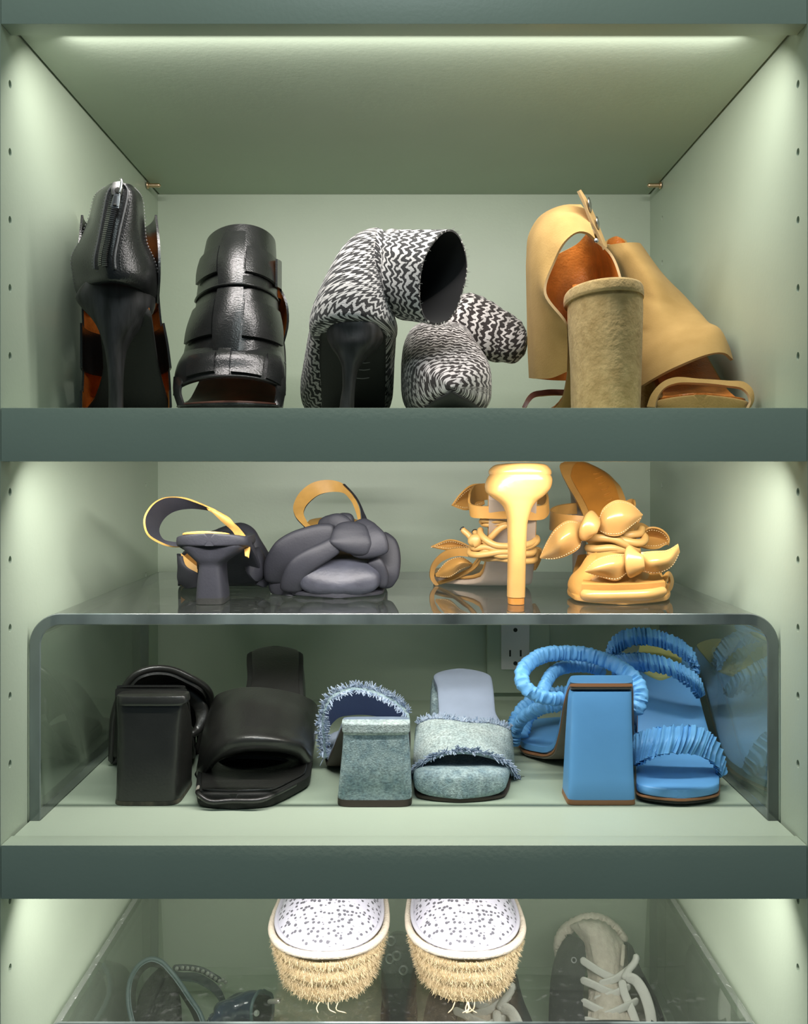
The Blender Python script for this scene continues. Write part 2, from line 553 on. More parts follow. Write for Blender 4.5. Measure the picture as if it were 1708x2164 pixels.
HW, DEPTH = 0.309, 0.435
ZT, ZB = CZ+0.45, CZ-0.72

# ---- side walls drilled with rows of shelf pin holes
def drilled_wall(name, side):
    x0, x1 = (-HW-0.02, -HW) if side < 0 else (HW, HW+0.02)
    o = box(name, x0, x1, 0.0, DEPTH+0.02, ZB, ZT, PAINT)
    bm = bmesh.new()
    for i in range(-1, 15):
        z = CZ + 0.305 - 0.0533*i
        if i in (5, 11): continue
        for Y in (0.0165, 0.383):
            r = bmesh.ops.create_cone(bm, cap_ends=True, segments=14, radius1=0.0026, radius2=0.0026, depth=0.026)
            for v in r['verts']:
                x, y, zz = v.co
                v.co = (zz + side*HW, y + Y, x*1.25 + z)
    bmesh.ops.recalc_face_normals(bm, faces=bm.faces)
    cm = bpy.data.meshes.new('pin_hole_cutter'); bm.to_mesh(cm); bm.free()
    co = bpy.data.objects.new('pin_hole_cutter', cm); COL.objects.link(co)
    md = o.modifiers.new('drill', 'BOOLEAN'); md.operation = 'DIFFERENCE'; md.object = co; md.solver = 'EXACT'
    bpy.context.view_layer.update()
    me = bpy.data.meshes.new_from_object(o.evaluated_get(bpy.context.evaluated_depsgraph_get()))
    o.modifiers.clear(); o.data = me
    bpy.data.objects.remove(co)
    return struct(o)

drilled_wall('wall_left', -1)
drilled_wall('wall_right', 1)
struct(box('wall_back', -HW, HW, DEPTH, DEPTH+0.02, ZB, ZT, PAINT))
struct(box('ceiling', -HW, HW, 0.0, DEPTH, ZT-0.02, ZT, PAINT))

# ---- shelves: board, front edge strip and the light strip behind it
LAB = ['sage green painted shelf at the very top, its underside in view',
       'sage green painted shelf carrying the black, zigzag and tan shoes',
       'sage green painted shelf under the taller clear stand with mules',
       'sage green painted shelf at the bottom, below the clear stand with straw shoes']
for i, sz in enumerate(SHELF_Z):
    z = CZ + sz
    r = thing('shelf', LAB[i], 'shelf', (0, 0, z-0.041), 'painted shelves of the closet')
    box('board', -0.3066, 0.3066, 0.0178, DEPTH-0.0006, z-0.035, z, PAINT, r)
    box('front_edge', -0.3086, 0.3086, 0.0, 0.018, z-0.041, z, PAINT, r, bev=0.0003)
    if i < 3:
        box('light_strip', -0.300, 0.300, 0.0190, 0.0226, z-0.0384, z-0.0352, LEDM, r)

# ---- shelf pins of the top shelf
for s, lab in ((-1, 'small brass shelf pin under the top shelf, above the zipped black sandal'),
               (1, 'small brass shelf pin under the top shelf, above the tan suede mules')):
    P = np.array([(s*(HW-0.0005), 0.383, CZ+0.3445), (s*(HW-0.018), 0.383, CZ+0.3445)])
    r = thing('shelf_pin', lab, 'shelf pin', (s*HW, 0.383, CZ+0.3462), 'brass shelf pins')
    tube('peg', P, 0.0026, BRASS, r, n=12)
    torus_ring('collar', (s*(HW-0.0022), 0.383, CZ+0.3445), (1, 0, 0), 0.0032, 0.0011, BRASS, r)

# ---- wall outlet
k = K(960, 1300, 7.117)
r = thing('wall_outlet', 'white outlet in a sage green cover plate on the back panel, behind the blue sandals', 'outlet', (0.118, DEPTH, CZ-0.274))
yb = DEPTH
x0, x1 = k.x(480, yb), k.x(1420, yb); z0 = k.z(1145, yb); z1 = z0+0.118
box('cover_plate', x0, x1, yb-0.011, yb, z0, z1, PAINT, r, bev=0.003)
wx0, wx1 = k.x(708, yb-.014), k.x(1135, yb-.014); wz0 = k.z(820, yb-.014); wz1 = wz0+0.0740
ins = box('socket_face', wx0, wx1, yb-0.0140, yb-0.0100, wz0, wz1, WHITE_PL, r, bev=0.0008)
xm = (wx0+wx1)/2
for zh in (wz0+0.0078, wz0+0.0492):
    for s in (-1, 1):
        box('slot', xm+s*0.0066-0.0011, xm+s*0.0066+0.0011, yb-0.01425, yb-0.0139, zh+0.0085, zh+0.0165, DARK_HOLE, ins)
    disc('ground_hole', (xm, yb-0.0139, zh), (0, -1, 0), 0.0026, 0.0004, DARK_HOLE, ins)

# ---- clear acrylic stands
def stand(name, label, y0, y1, ztop, zfloor, hw, th=0.0094, R=0.026, bright=False):
    n = 12
    out, inn = [], []
    def arc(cx, cz, rad, a0, a1): return [(cx+rad*math.cos(a), cz+rad*math.sin(a)) for a in np.linspace(a0, a1, n)]
    out = [(-hw, zfloor)] + arc(-hw+R, ztop-R, R, math.pi, math.pi/2) + arc(hw-R, ztop-R, R, math.pi/2, 0) + [(hw, zfloor)]
    r2 = R-th
    inn = [(-hw+th, zfloor)] + arc(-hw+R, ztop-R, r2, math.pi, math.pi/2) + arc(hw-R, ztop-R, r2, math.pi/2, 0) + [(hw-th, zfloor)]
    m = len(out); v = []; f = []; fm = []
    for y in (y0, y1):
        v += [(x, y, z) for x, z in out] + [(x, y, z) for x, z in inn]
    for i in range(m-1):
        a, b = i, i+1
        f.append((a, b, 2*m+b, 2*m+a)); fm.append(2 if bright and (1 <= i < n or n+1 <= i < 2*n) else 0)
        f.append((m+b, m+a, 3*m+a, 3*m+b)); fm.append(0)
        f.append((b, a, m+a, m+b)); fm.append(1)
        f.append((2*m+a, 2*m+b, 3*m+b, 3*m+a)); fm.append(1)
    for a in (0, m-1):
        f.append((a, m+a, 3*m+a, 2*m+a)); fm.append(1)
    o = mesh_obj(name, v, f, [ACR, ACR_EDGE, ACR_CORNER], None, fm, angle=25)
    bm = bmesh.new(); bm.from_mesh(o.data)
    rim = [e for e in bm.edges if len(e.link_faces) == 2 and 1 in (e.link_faces[0].material_index, e.link_faces[1].material_index) and e.link_faces[0].material_index != e.link_faces[1].material_index]
    bmesh.ops.bevel(bm, geom=rim, offset=0.0007, segments=1, affect='EDGES', material=1)
    bm.to_mesh(o.data); bm.free()
    o.data.set_sharp_from_angle(angle=math.radians(25))
    o['label'] = label; o['category'] = 'stand'
    return o
ST1, ST2 = -0.115, -0.474
stand('acrylic_riser', 'clear acrylic bridge stand holding the slate and mustard shoes', 0.048, 0.357, CZ+ST1, CZ-0.285+0.0003, 0.3075)
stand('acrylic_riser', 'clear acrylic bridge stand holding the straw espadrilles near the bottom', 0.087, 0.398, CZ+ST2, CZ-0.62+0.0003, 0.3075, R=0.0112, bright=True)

def zfix(o): pass

# ================================================================== shoes: materials
BLK = mat('black_leather', (0.014, 0.015, 0.0145), rough=0.27, spec=0.5, bump=0.25, bscale=700, var=0.25, vscale=45)
BLK_MATTE = mat('black_sole_rubber', (0.016, 0.017, 0.015), rough=0.62, spec=0.35, bump=0.2, bscale=500)
SCUFF = mat('scuffed_black_heel', (0.011, 0.012, 0.010), rough=0.45, spec=0.3, col2=(0.040, 0.040, 0.042), vscale=160, stretch=(1, 1, 0.15), bump=0.2)
ORANGE = mat('orange_leather_lining', (0.56, 0.185, 0.03), rough=0.42, var=0.3, vscale=55, bump=0.6, bscale=420)
BROWN_IN = mat('dark_brown_lining', (0.085, 0.03, 0.018), rough=0.5, var=0.3, vscale=60)
METAL = mat('silver_metal', (0.42, 0.42, 0.42), rough=0.30, metal=1.0)
GUN = mat('gunmetal', (0.20, 0.20, 0.20), rough=0.35, metal=1.0)
ZIPTAPE = mat('black_zip_tape', (0.015, 0.015, 0.015), rough=0.8, bump=0.5, bscale=900)
PIPE = mat('grey_zip_edge', (0.13, 0.13, 0.13), rough=0.4)
STITCH = mat('grey_stitching', (0.16, 0.16, 0.16), rough=0.7)

def stitches(name, P, N, d, L, m, parent, r=0.00028):
    """a row of short raised threads along the points P"""
    P = np.asarray(P); s = np.concatenate([[0], np.cumsum(np.linalg.norm(np.diff(P, axis=0), axis=1))])
    parts = []
    q = d*0.5
    while q < s[-1]-d*0.5:
        a = np.array([np.interp(q-L/2, s, P[:, c]) for c in range(3)]); b = np.array([np.interp(q+L/2, s, P[:, c]) for c in range(3)])
        nn = np.array([np.interp(q, s, N[:, c]) for c in range(3)]); nn /= np.linalg.norm(nn)+1e-9
        t = b-a; t /= np.linalg.norm(t)+1e-9; w = np.cross(t, nn)
        v = [a-w*r, a+w*r, b+w*r, b-w*r, a*0.7+b*0.3+nn*r*1.6, a*0.3+b*0.7+nn*r*1.6]
        f = [(0, 1, 4), (1, 2, 5, 4), (2, 3, 5), (3, 0, 4, 5)]
        parts.append((np.array(v), f)); q += d
    o = merge(name, parts, m, parent, kind='stuff')
    return o

B1 = SHELF_Z[1]
# ------------------------------------------------------------------ black caged sandal seen from the heel
k = K(130, 360, 3.416, B1)
r = thing('caged_sandal', 'black leather caged stiletto sandal, its heel and silver back zip turned outwards', 'sandal', k.ps([(400, 1500, .12)])[0]*[1, 1, 0]+[0, 0, k.base], 'pair of black caged sandals')
rows = [[(322,130,.085),(330,108,.068),(375,92,.056),(430,88,.053),(478,96,.057),(515,112,.068),(522,140,.085)],
        [(250,260,.15),(247,200,.078),(300,195,.058),(405,190,.05),(510,200,.056),(566,215,.076),(560,270,.15)],
        [(222,380,.15),(210,332,.085),(280,330,.058),(395,330,.048),(510,335,.056),(580,350,.082),(578,420,.15)],
        [(155,540,.15),(135,500,.098),(230,505,.062),(380,505,.045),(520,510,.058),(608,520,.095),(590,560,.15)],
        [(95,660,.15),(70,640,.102),(180,650,.066),(370,655,.043),(560,655,.06),(668,650,.1),(650,680,.15)],
        [(110,780,.15),(82,755,.102),(190,755,.066),(380,755,.043),(580,760,.06),(694,755,.1),(680,790,.15)],
        [(120,900,.15),(106,860,.1),(180,825,.068),(385,800,.046),(560,835,.062),(688,880,.098),(680,910,.15)],
        [(150,960,.15),(140,925,.097),(210,850,.07),(385,815,.052),(540,850,.064),(660,940,.096),(655,960,.15)]]
o, CT = surf('heel_counter', [k.ps(x) for x in rows], .0022, (BLK, ORANGE), r, nu=44, nv=40)
# zip on the counter
CW = np.ptp(CT.U[20])
def zc(v): return 0.522 - 0.040*v
def zrow(off, v0, v1, n, lift):
    vv = np.linspace(v0, v1, n)
    q = np.array([(zc(v)+(off*(0.75+0.45*v))/CW, v) for v in vv])
    P_, N_ = sample(CT, q[:, 0], q[:, 1])
    return P_ + N_*lift, N_
L_, NL = zrow(-.0100, .0, .80, 30, .0006); R_, NR = zrow(.0100, .0, .80, 30, .0006)
T = Sheet(); T.G = np.stack([L_*(1-f)+R_*f for f in np.linspace(0, 1, 7)]) + np.stack([NL*0.0008]*7); T.N = np.stack([NL]*7); T.closed = False
T.U = np.broadcast_to(np.linspace(0, .1, 30)[None], (7, 30)); T.W = np.broadcast_to(np.linspace(0, .015, 7)[:, None], (7, 30))
shell('zip_tape', T, .0006, ZIPTAPE, r)
parts = []
for sd in (-1, 1):
    P_, N_ = zrow(sd*.0021, .10, .78, 52, .0020)
    for i in range(0, 51):
        if (i % 2 == 0) == (sd > 0): pass
        t = P_[i+1]-P_[i]; ll = np.linalg.norm(t); t = t/ll; nn = N_[i]; w_ = np.cross(nn, t)
        bv, bf = box_vf(-.0021, .0021, -.0007, .0007, -ll*.30, ll*.30)
        off = t*(ll*.5 if sd > 0 else 0)
        parts.append((np.array([P_[i]+off+w_*q[0]+nn*q[1]+t*q[2] for q in bv]), bf))
merge('zip_teeth', parts, GUN, r, kind='stuff', smooth=False)
for sd in (-1, 1):
    q, nn = zrow(sd*.0104, .0, .80, 24, .0012)
    tube('zip_piping', q, .0009, PIPE, r, n=6)
    q, nn = zrow(sd*.0145, .02, .82, 24, .0005)
    stitches('stitching', q, nn, .0026, .0017, STITCH, r)
    q, nn = zrow(sd*.0250+(.001 if sd > 0 else -.001), .05, .70, 24, .0005)
q, nn = zrow(0, .80, .83, 4, .0005)
a_ = zrow(-.010, .815, .815, 2, .0006)[0][0]; b_ = zrow(.010, .815, .815, 2, .0006)[0][0]
stitches('stitching', np.array([a_, b_]), np.array([NL[-1], NL[-1]]), .0026, .0017, STITCH, r)
for sd in (-1, 1):
    q3 = on_sheet(CT, [(0.5+sd*(0.27+0.03*t), 0.04+0.90*t) for t in np.linspace(0, 1, 30)], 0.0004)
    _, n3 = sample(CT, np.array([0.5+sd*0.28]*30), np.linspace(0.04, .94, 30))
    stitches('stitching', q3, n3, .0030, .0019, STITCH, r, r=.00035)
# slider and pull tab
sl = puff('zip_slider', np.array([k.p((404, 92, .0505)), k.p((402, 130, .0475)), k.p((398, 182, .0452))]), [.0040, .0050, .0036], .0016, GUN, r, n=16, steps=14, p=6, ends=False)
puff('pull_hole', np.array([k.p((408, 122, .0440)), k.p((404, 165, .0432))]), .0026, .0004, DARK_HOLE, sl, n=12, steps=8)
puff('pull_tab', np.array([k.p((404, 172, .0420)), k.p((394, 225, .0412)), k.p((384, 270, .0405))]), [.0026, .0032, .0036], .0007, METAL, sl, n=16, steps=14, p=6, ends=False)
puff('pull_inset', np.array([k.p((400, 186, .0412)), k.p((389, 258, .0397))]), [.0017, .0024], .0005, GUN, sl, n=12, steps=8, p=6, ends=False)
puff('pull_inset', np.array([k.p((387, 240, .0394)), k.p((384, 258, .0391))]), .0016, .0005, DARK_HOLE, sl, n=12, steps=8, p=5)
tube('slider_loop', k.ps([(426, 62, .051), (434, 70, .046), (428, 130, .0435), (418, 172, .0425)]), .0011, METAL, sl)
hsec('stiletto_heel', k, [(790,190,620,.062,.12),(840,150,662,.061,.122),(890,128,662,.061,.122),(960,165,648,.061,.116),(1040,232,600,.0605,.108),(1120,278,545,.060,.099),(1200,305,492,.060,.092),(1300,328,454,.0605,.086),(1450,343,442,.061,.079),(1600,347,440,.061,.076),(1740,345,440,.061,.076)], SCUFF, r, p=2.6, capx='m')
st = [(.075,230,645,.098,.088),(.095,275,665,.080,.070),(.118,300,705,.050,.041),(.136,240,765,.022,.014),(.150,165,800,.009,.002),(.18,225,810,.007,.001),(.21,300,780,.008,.002),(.235,380,700,.010,.004)]
sole('outsole', k, st, BLK_MATTE, r, r0=.01, r1=.03)
sole('insole', k, [(a,b+14,c-14,d+.002,d-.001) for a,b,c,d,e in st], ORANGE, r, r0=.01, r1=.03)
# cage: front panel with bands wrapping round
def U(xl, xr, ye, ym, h, **kw): return urow(k, xl, xr, ye, ym, h, **kw)
front = [U(142,690,.122,.172,.178), U(126,708,.118,.186,.135), U(138,735,.12,.198,.09), U(140,790,.123,.212,.05), U(128,810,.126,.225,.012)]
fr = [q[1:12] for q in front]
surf('vamp_panel', fr, .0018, (BLK, ORANGE), r, nu=24, nv=24)
surf('upper_band', [U(140,690,.114,.175,.181), U(122,712,.098,.188,.150), U(122,716,.094,.196,.122), U(140,704,.106,.202,.100)], .002, (BLK, BLK), r, nu=40, nv=14)
surf('middle_band', [U(134,744,.106,.184,.083), U(134,772,.108,.188,.066), U(134,796,.112,.196,.044)], .002, (BLK, BLK), r, nu=40, nv=10)
surf('toe_band', [U(134,792,.112,.222,.024), U(132,796,.112,.228,.012), U(134,794,.112,.230,.003)], .002, (BLK, ORANGE), r, nu=40, nv=8)

# ------------------------------------------------------------------ black caged sandal seen from the toe
r = thing('caged_sandal', 'black leather caged open-toe sandal facing outwards with woven tabs up its front', 'sandal', np.append(k.ps([(1200, 1500, .12)])[0][:2], k.base), 'pair of black caged sandals')
l3 = [U(880,1590,.15,.105,.062), U(835,1612,.14,.094,.050,dip=.002), U(812,1618,.13,.088,.036,dip=.004), U(805,1620,.12,.082,.020,dip=.013)]
o, S3 = surf('toe_band', l3, .0022, (BLK, BROWN_IN), r, nu=44, nv=16)
# the two sides of the toe band reach the sole
for a, b, n in ((805, 880, 0), (1480, 1620, 1)):
    xa = (808 if n == 0 else 1618); xb = (875 if n == 0 else 1545)
    P = [(xa, 1490, .125), (xa-2 if n == 0 else xa+2, 1600, .105), ((835, 1700, .085) if n == 0 else (1590, 1710, .085))]
    Q = [(xb, 1500, .105), ((850, 1600, .09) if n == 0 else (1560, 1610, .09)), ((880, 1700, .08) if n == 0 else (1535, 1710, .082))]
    surf('side_strap', [k.ps(P), k.ps(Q)], .0022, (BLK, BROWN_IN), r, nu=16, nv=6, bulge=.001)
l2 = [U(985,1560,.21,.127,.136), U(960,1572,.195,.118,.108), U(905,1600,.18,.108,.080), U(862,1615,.165,.099,.052,dip=.003)]
o, S2 = surf('middle_cuff', l2, .0024, (BLK, ORANGE), r, nu=48, nv=22)
l1 = [U(1042,1548,.225,.150,.183), U(1018,1553,.215,.142,.165), U(990,1558,.205,.132,.142), U(968,1562,.195,.119,.117,dip=.003)]
o, S1 = surf('ankle_cuff', l1, .0026, (BLK, ORANGE), r, nu=48, nv=22)
for S, nm in ((S1, 'ankle'), (S2, 'middle')):
    for u0, u1, v0, v1, sk in ((.13, .415, .38, .80, -.03), (.565, .85, .38, .80, .03)):
        o, T = patch('woven_tab', S, u0, u1, v0, v1, .0034, .0026, BLK, r, nu=12, nv=8, skew=sk, bow=.0010)
    o, T = patch('bridge', S, .425, .555, .12, .98, .0006, .002, BLK, r, nu=6, nv=14, bow=.0042)
    q = on_sheet(S, [(u, .995) for u in np.linspace(.02, .98, 40)], .0004)
    tube('edge_piping', q, .0013, BLK, r, n=8, steps=60)
    q = on_sheet(S, [(u, .985) for u in np.linspace(.05, .95, 40)], .0004)
for u0, u1, v0, v1, sk in ((.24, .44, .30, .86, -.05), (.54, .72, .30, .86, .06), (.75, .86, .22, .95, .05)):
    patch('woven_tab', S3, u0, u1, v0, v1, .0024, .003, BLK, r, nu=10, nv=7, skew=sk, bow=.0006)
patch('bridge', S3, .452, .53, .1, .98, .0018, .003, BLK, r, nu=6, nv=10, bow=.001)
q = on_sheet(S3, [(u, .99) for u in np.linspace(.08, .92, 30)], .0004)
tube('edge_piping', q, .0011, BLK, r, n=8, steps=50)
st = [(.062,900,1545,.0085,.001),(.075,860,1575,.0085,0),(.1,840,1590,.009,.0),(.135,900,1600,.016,.006),(.17,990,1620,.04,.03),(.205,1080,1620,.075,.065),(.235,1130,1600,.098,.088)]
sole('outsole', k, st, BLK_MATTE, r, r0=.03, r1=.02)
sole('insole', k, [(a,b+18,c-18,d+.0022,d-.001) for a,b,c,d,e in st], BROWN_IN, r, r0=.03, r1=.02)
sole('welt', k, [(a-.001,b-6,c+6,d+.0005,d-.002) for a,b,c,d,e in st[:4]], BLK, r, r0=.03, r1=.0)
# counter behind, with its side edge and lining in view
rows = [U(1150,1480,.21,.255,.170), U(1130,1520,.21,.26,.150), U(1110,1630,.20,.265,.120), U(1110,1642,.20,.265,.098), U(1120,1600,.21,.262,.075)]
surf('heel_counter', rows, .0022, (BLK, ORANGE), r, nu=30, nv=16)
hsec('stiletto_heel', k, [(900,1180,1570,.2,.258),(1000,1250,1510,.215,.255),(1150,1310,1450,.228,.25),(1400,1335,1430,.234,.248),(1760,1340,1425,.235,.247)], BLK, r, p=2.4)
surf('side_strap', [k.ps([(1560,640,.16),(1590,660,.2),(1585,700,.24)]), k.ps([(1560,840,.16),(1590,860,.2),(1585,880,.24)])], .002, (BLK, ORANGE), r, nu=12, nv=6)

# ================================================================== zigzag knit ankle boots
ZIG = bpy.data.materials.new('zigzag_knit'); ZIG.use_nodes = True
def zigzag(m, per=0.0096, tooth=0.0080, amp=0.0056, dark=(0.012, 0.012, 0.012), light=(0.50, 0.49, 0.47)):
    nt = m.node_tree; b = nt.nodes['Principled BSDF']; L = nt.links.new
    b.inputs['Roughness'].default_value = 0.85; b.inputs['Sheen Weight'].default_value = 0.15
    uv = nt.nodes.new('ShaderNodeUVMap'); uv.uv_map = 'UVMap'
    sp = nt.nodes.new('ShaderNodeSeparateXYZ')
    nz = nt.nodes.new('ShaderNodeTexNoise'); nz.inputs['Scale'].default_value = 150; nz.inputs['Detail'].default_value = 2
    L(uv.outputs[0], nz.inputs['Vector'])
    nf = nt.nodes.new('ShaderNodeTexNoise'); nf.inputs['Scale'].default_value = 900; nf.inputs['Detail'].default_value = 1
    L(uv.outputs[0], nf.inputs['Vector'])
    nb = nt.nodes.new('ShaderNodeTexNoise'); nb.inputs['Scale'].default_value = 34
    L(uv.outputs[0], nb.inputs['Vector'])
    def M(op, a, b_=None, c=None):
        n = nt.nodes.new('ShaderNodeMath'); n.operation = op
        for i, x in enumerate((a, b_, c)):
            if x is None: continue
            if isinstance(x, (int, float)): n.inputs[i].default_value = x
            else: L(x, n.inputs[i])
        return n.outputs[0]
    L(uv.outputs[0], sp.inputs[0])
    u = M('MULTIPLY_ADD', nb.outputs['Fac'], 0.012, sp.outputs[0])
    tri = M('PINGPONG', u, tooth/2)
    tri = M('MULTIPLY', tri, amp/(tooth/2))
    v = M('ADD', sp.outputs[1], tri)
    v = M('MULTIPLY_ADD', nz.outputs['Fac'], 0.0125, v)
    v = M('MULTIPLY_ADD', nf.outputs['Fac'], 0.0022, v)
    v = M('MULTIPLY_ADD', nb.outputs['Fac'], 0.011, v)
    w_ = M('PINGPONG', v, per/2)
    w_ = M('DIVIDE', w_, per/2)
    mr = nt.nodes.new('ShaderNodeMapRange'); mr.inputs[1].default_value = 0.52; mr.inputs[2].default_value = 0.59
    L(w_, mr.inputs[0])
    mx = nt.nodes.new('ShaderNodeMix'); mx.data_type = 'RGBA'
    mx.inputs[6].default_value = (*dark, 1); mx.inputs[7].default_value = (*light, 1)
    L(mr.outputs[0], mx.inputs[0]); L(mx.outputs[2], b.inputs['Base Color'])
    bp = nt.nodes.new('ShaderNodeBump'); bp.inputs['Strength'].default_value = 0.35; bp.inputs['Distance'].default_value = 0.001
    ad = M('ADD', mr.outputs[0], nf.outputs['Fac']); L(ad, bp.inputs['Height']); L(bp.outputs[0], b.inputs['Normal'])
zigzag(ZIG)
ZIG2 = bpy.data.materials.new('fine_zigzag_knit'); ZIG2.use_nodes = True
zigzag(ZIG2, per=0.0084, tooth=0.0072, amp=0.0036, light=(0.52, 0.49, 0.475), dark=(0.02, 0.014, 0.013))
BLK_KNIT = mat('black_knit_lining', (0.012, 0.012, 0.012), rough=0.95)

def ering(k, c, a, b, n=40):
    """oval ring: centre c, upright half axis a, sideways half axis b, all read in the detail k"""
    c = np.array(c, float); a = np.array(a, float); b = np.array(b, float)
    o = k.p(c); A = k.p(c+a)-o; B = k.p(c+b)-o
    t = np.linspace(0, 2*np.pi, n, endpoint=False)
    return o + np.cos(t)[:, None]*A + np.sin(t)[:, None]*B

def wrinkle(U, W): return 0.0012*np.sin(W*330+2.2*np.sin(U*60)) + 0.0009*np.sin(U*170+W*90)

k = K(620, 460, 3.349, B1)
r = thing('ankle_boot', 'black and white zigzag knit ankle boot, heel outwards, its shaft folded open sideways', 'boot', np.append(k.ps([(400, 1300, .12)])[0][:2], k.base), 'pair of zigzag knit boots')
# lower foot
ft = [(.10,165,712,.100,.072),(.125,112,727,.098,.05),(.155,85,718,.09,.027),(.185,62,712,.078,.008),(.215,50,706,.066,.002),(.25,70,690,.054,.002),(.28,140,640,.042,.002),(.305,230,520,.030,.003)]
sole('foot', k, ft, ZIG, r, r0=.02, r1=.045, p=2.6, n=44)
# heel and ankle
secs = [(795,150,712,.064,.17),(750,124,735,.056,.175),(690,119,738,.050,.18),(600,131,717,.051,.18),(500,165,692,.055,.175),(400,209,655,.062,.165),(300,262,625,.070,.155),(200,322,612,.078,.15),(130,388,615,.086,.145),(92,450,628,.096,.14),(72,520,640,.108,.132)][::-1]
hsec('ankle', k, secs, ZIG, r, p=2.25, n=48, steps=40, floor=False, capx='m')
sole('outsole', k, [(.062,205,640,.082,.072),(.09,190,655,.076,.066),(.12,185,655,.052,.043),(.15,200,650,.028,.019),(.18,190,650,.010,.001),(.22,150,640,.004,.0006),(.26,200,600,.004,.0006),(.295,280,480,.004,.0012)], BLK_MATTE, r, r0=.02, r1=.03)
hsec('funnel_heel', k, [(702,262,585,.056,.11),(740,222,620,.054,.115),(800,214,632,.0535,.118),(880,245,590,.052,.112),(960,300,510,.054,.102),(1060,338,448,.056,.09),(1180,342,432,.057,.084),(1300,325,425,.057,.082),(1390,318,424,.057,.082)], SCUFF, r, p=2.8)
for i, (y, w0, w1) in enumerate(((1000, 468, 540), (1025, 460, 548), (1075, 462, 545), (1135, 445, 540))):
    tube('stamped_line', k.ps([(w0, y, .1135-.00*i), ((w0+w1)/2, y+3, .1130), (w1, y-3, .1135)]), .0005, STITCH, r, n=5)
# shaft folded over
RR = [((560,330,.125),(-10,-215,0),(20,0,.03)), ((660,375,.115),(-25,-285,0),(45,0,.035)), ((740,395,.108),(-15,-312,0),(75,0,.034)), ((850,410,.098),(-5,-326,.0),(112,0,.03)), ((960,420,.09),(25,-332,0),(138,0,.026)), ((1065,428,.084),(45,-338,0),(158,0,.022))]
rows = [ering(k, *q) for q in RR]
def fold(U, W): return 0.0016*np.sin(W*210+1.5*np.sin(U*40)) * np.exp(-((W-.012)/.02)**2)*2 + 0.0008*np.sin(U*140+W*60)
o, SH = surf('shaft', rows, .0016, (ZIG, BLK_KNIT), r, nu=60, nv=34, closed=True, disp=fold)
e = SH.G[-1]; en = SH.N[-1]; ed = SH.G[-1]-SH.G[-2]; ed /= np.linalg.norm(ed, axis=1, keepdims=True)
fringe('loose_threads', np.vstack([e, e[:1]]), np.vstack([en, en[:1]]), np.vstack([ed, ed[:1]]), 130, .0035, .00022, ZIG, r)

r = thing('ankle_boot', 'zigzag knit ankle boot, its pointed toe outwards, its shaft drooping towards the tan mules', 'boot', np.append(k.ps([(1100, 1300, .12)])[0][:2], k.base), 'pair of zigzag knit boots')
def xsec(k, name, secs, mat_, parent, p=2.3, n=48, steps=50, disp=None, r0=.0, r1=.0):
    """upper lofted in depth through outlines (Y, xl, xr, y_top, y_bot) read in the detail k"""
    a = np.array([(Y, k.x(xl, Y), k.x(xr, Y), k.z(yt, Y), k.z(yb, Y)) for Y, xl, xr, yt, yb in secs])
    Ys = np.linspace(a[0, 0], a[-1, 0], steps)
    q = [pchip(a[:, 0], a[:, c], Ys) for c in range(1, 5)]
    cx, sx = sup(n, p); out = []
    for i in range(steps):
        xl, xr, zt, zb = (q[c][i] for c in range(4))
        zb = max(zb, k.base+0.0006)
        f = 1.0
        if r0 and Ys[i]-Ys[0] < r0: f = math.sqrt(max(0.02, 1-(1-(Ys[i]-Ys[0])/r0)**2))
        if r1 and Ys[-1]-Ys[i] < r1: f = math.sqrt(max(0.02, 1-(1-(Ys[-1]-Ys[i])/r1)**2))
        out.append(np.stack([(xl+xr)/2+(xr-xl)/2*cx*f, np.full(n, Ys[i]), (zt+zb)/2+(zt-zb)/2*sx*f], axis=1))
    return rings(name, out, mat_, parent)
xsec(k, 'foot', [(.058,1085,1165,1170,1222),(.063,1035,1215,1130,1262),(.072,965,1290,1075,1310),(.085,885,1360,1030,1372),(.105,815,1405,975,1405),(.135,775,1395,905,1420),(.165,762,1350,830,1430),(.2,766,1312,760,1440),(.235,785,1290,730,1440),(.26,815,1250,748,1440)], ZIG2, r, p=3.3, r0=.006, r1=.02)
sole('outsole', k, [(.0565,1085,1155,.0180,.0162),(.063,1030,1210,.0150,.0105),(.074,950,1300,.0090,.005),(.092,880,1365,.005,.0005),(.14,820,1360,.0045,.0005),(.18,830,1300,.02,.012),(.22,880,1250,.05,.04)], BLK_MATTE, r, r0=.012, r1=.02, p=4)
RR = [((960,830,.245),(-10,-95,0),(20,0,.03)), ((1060,790,.25),(0,-150,0),(25,0,.032)), ((1200,745,.25),(15,-205,0),(30,0,.03)), ((1380,800,.25),(35,-195,0),(25,0,.026)), ((1520,860,.25),(30,-165,0),(20,0,.022)), ((1600,882,.25),(18,-138,0),(12,0,.018)), ((1640,890,.25),(8,-95,0),(5,0,.012)), ((1652,892,.25),(2,-30,0),(2,0,.004))]
o, SH = surf('shaft', [ering(k, *q) for q in RR], .0016, (ZIG2, BLK_KNIT), r, nu=52, nv=44, closed=True, disp=lambda U, W: wrinkle(U, W)*0.7)
hsec('heel', k, [(900,870,1180,.23,.27),(1050,940,1110,.24,.265),(1400,960,1080,.242,.262)], BLK_MATTE, r, p=2.6)

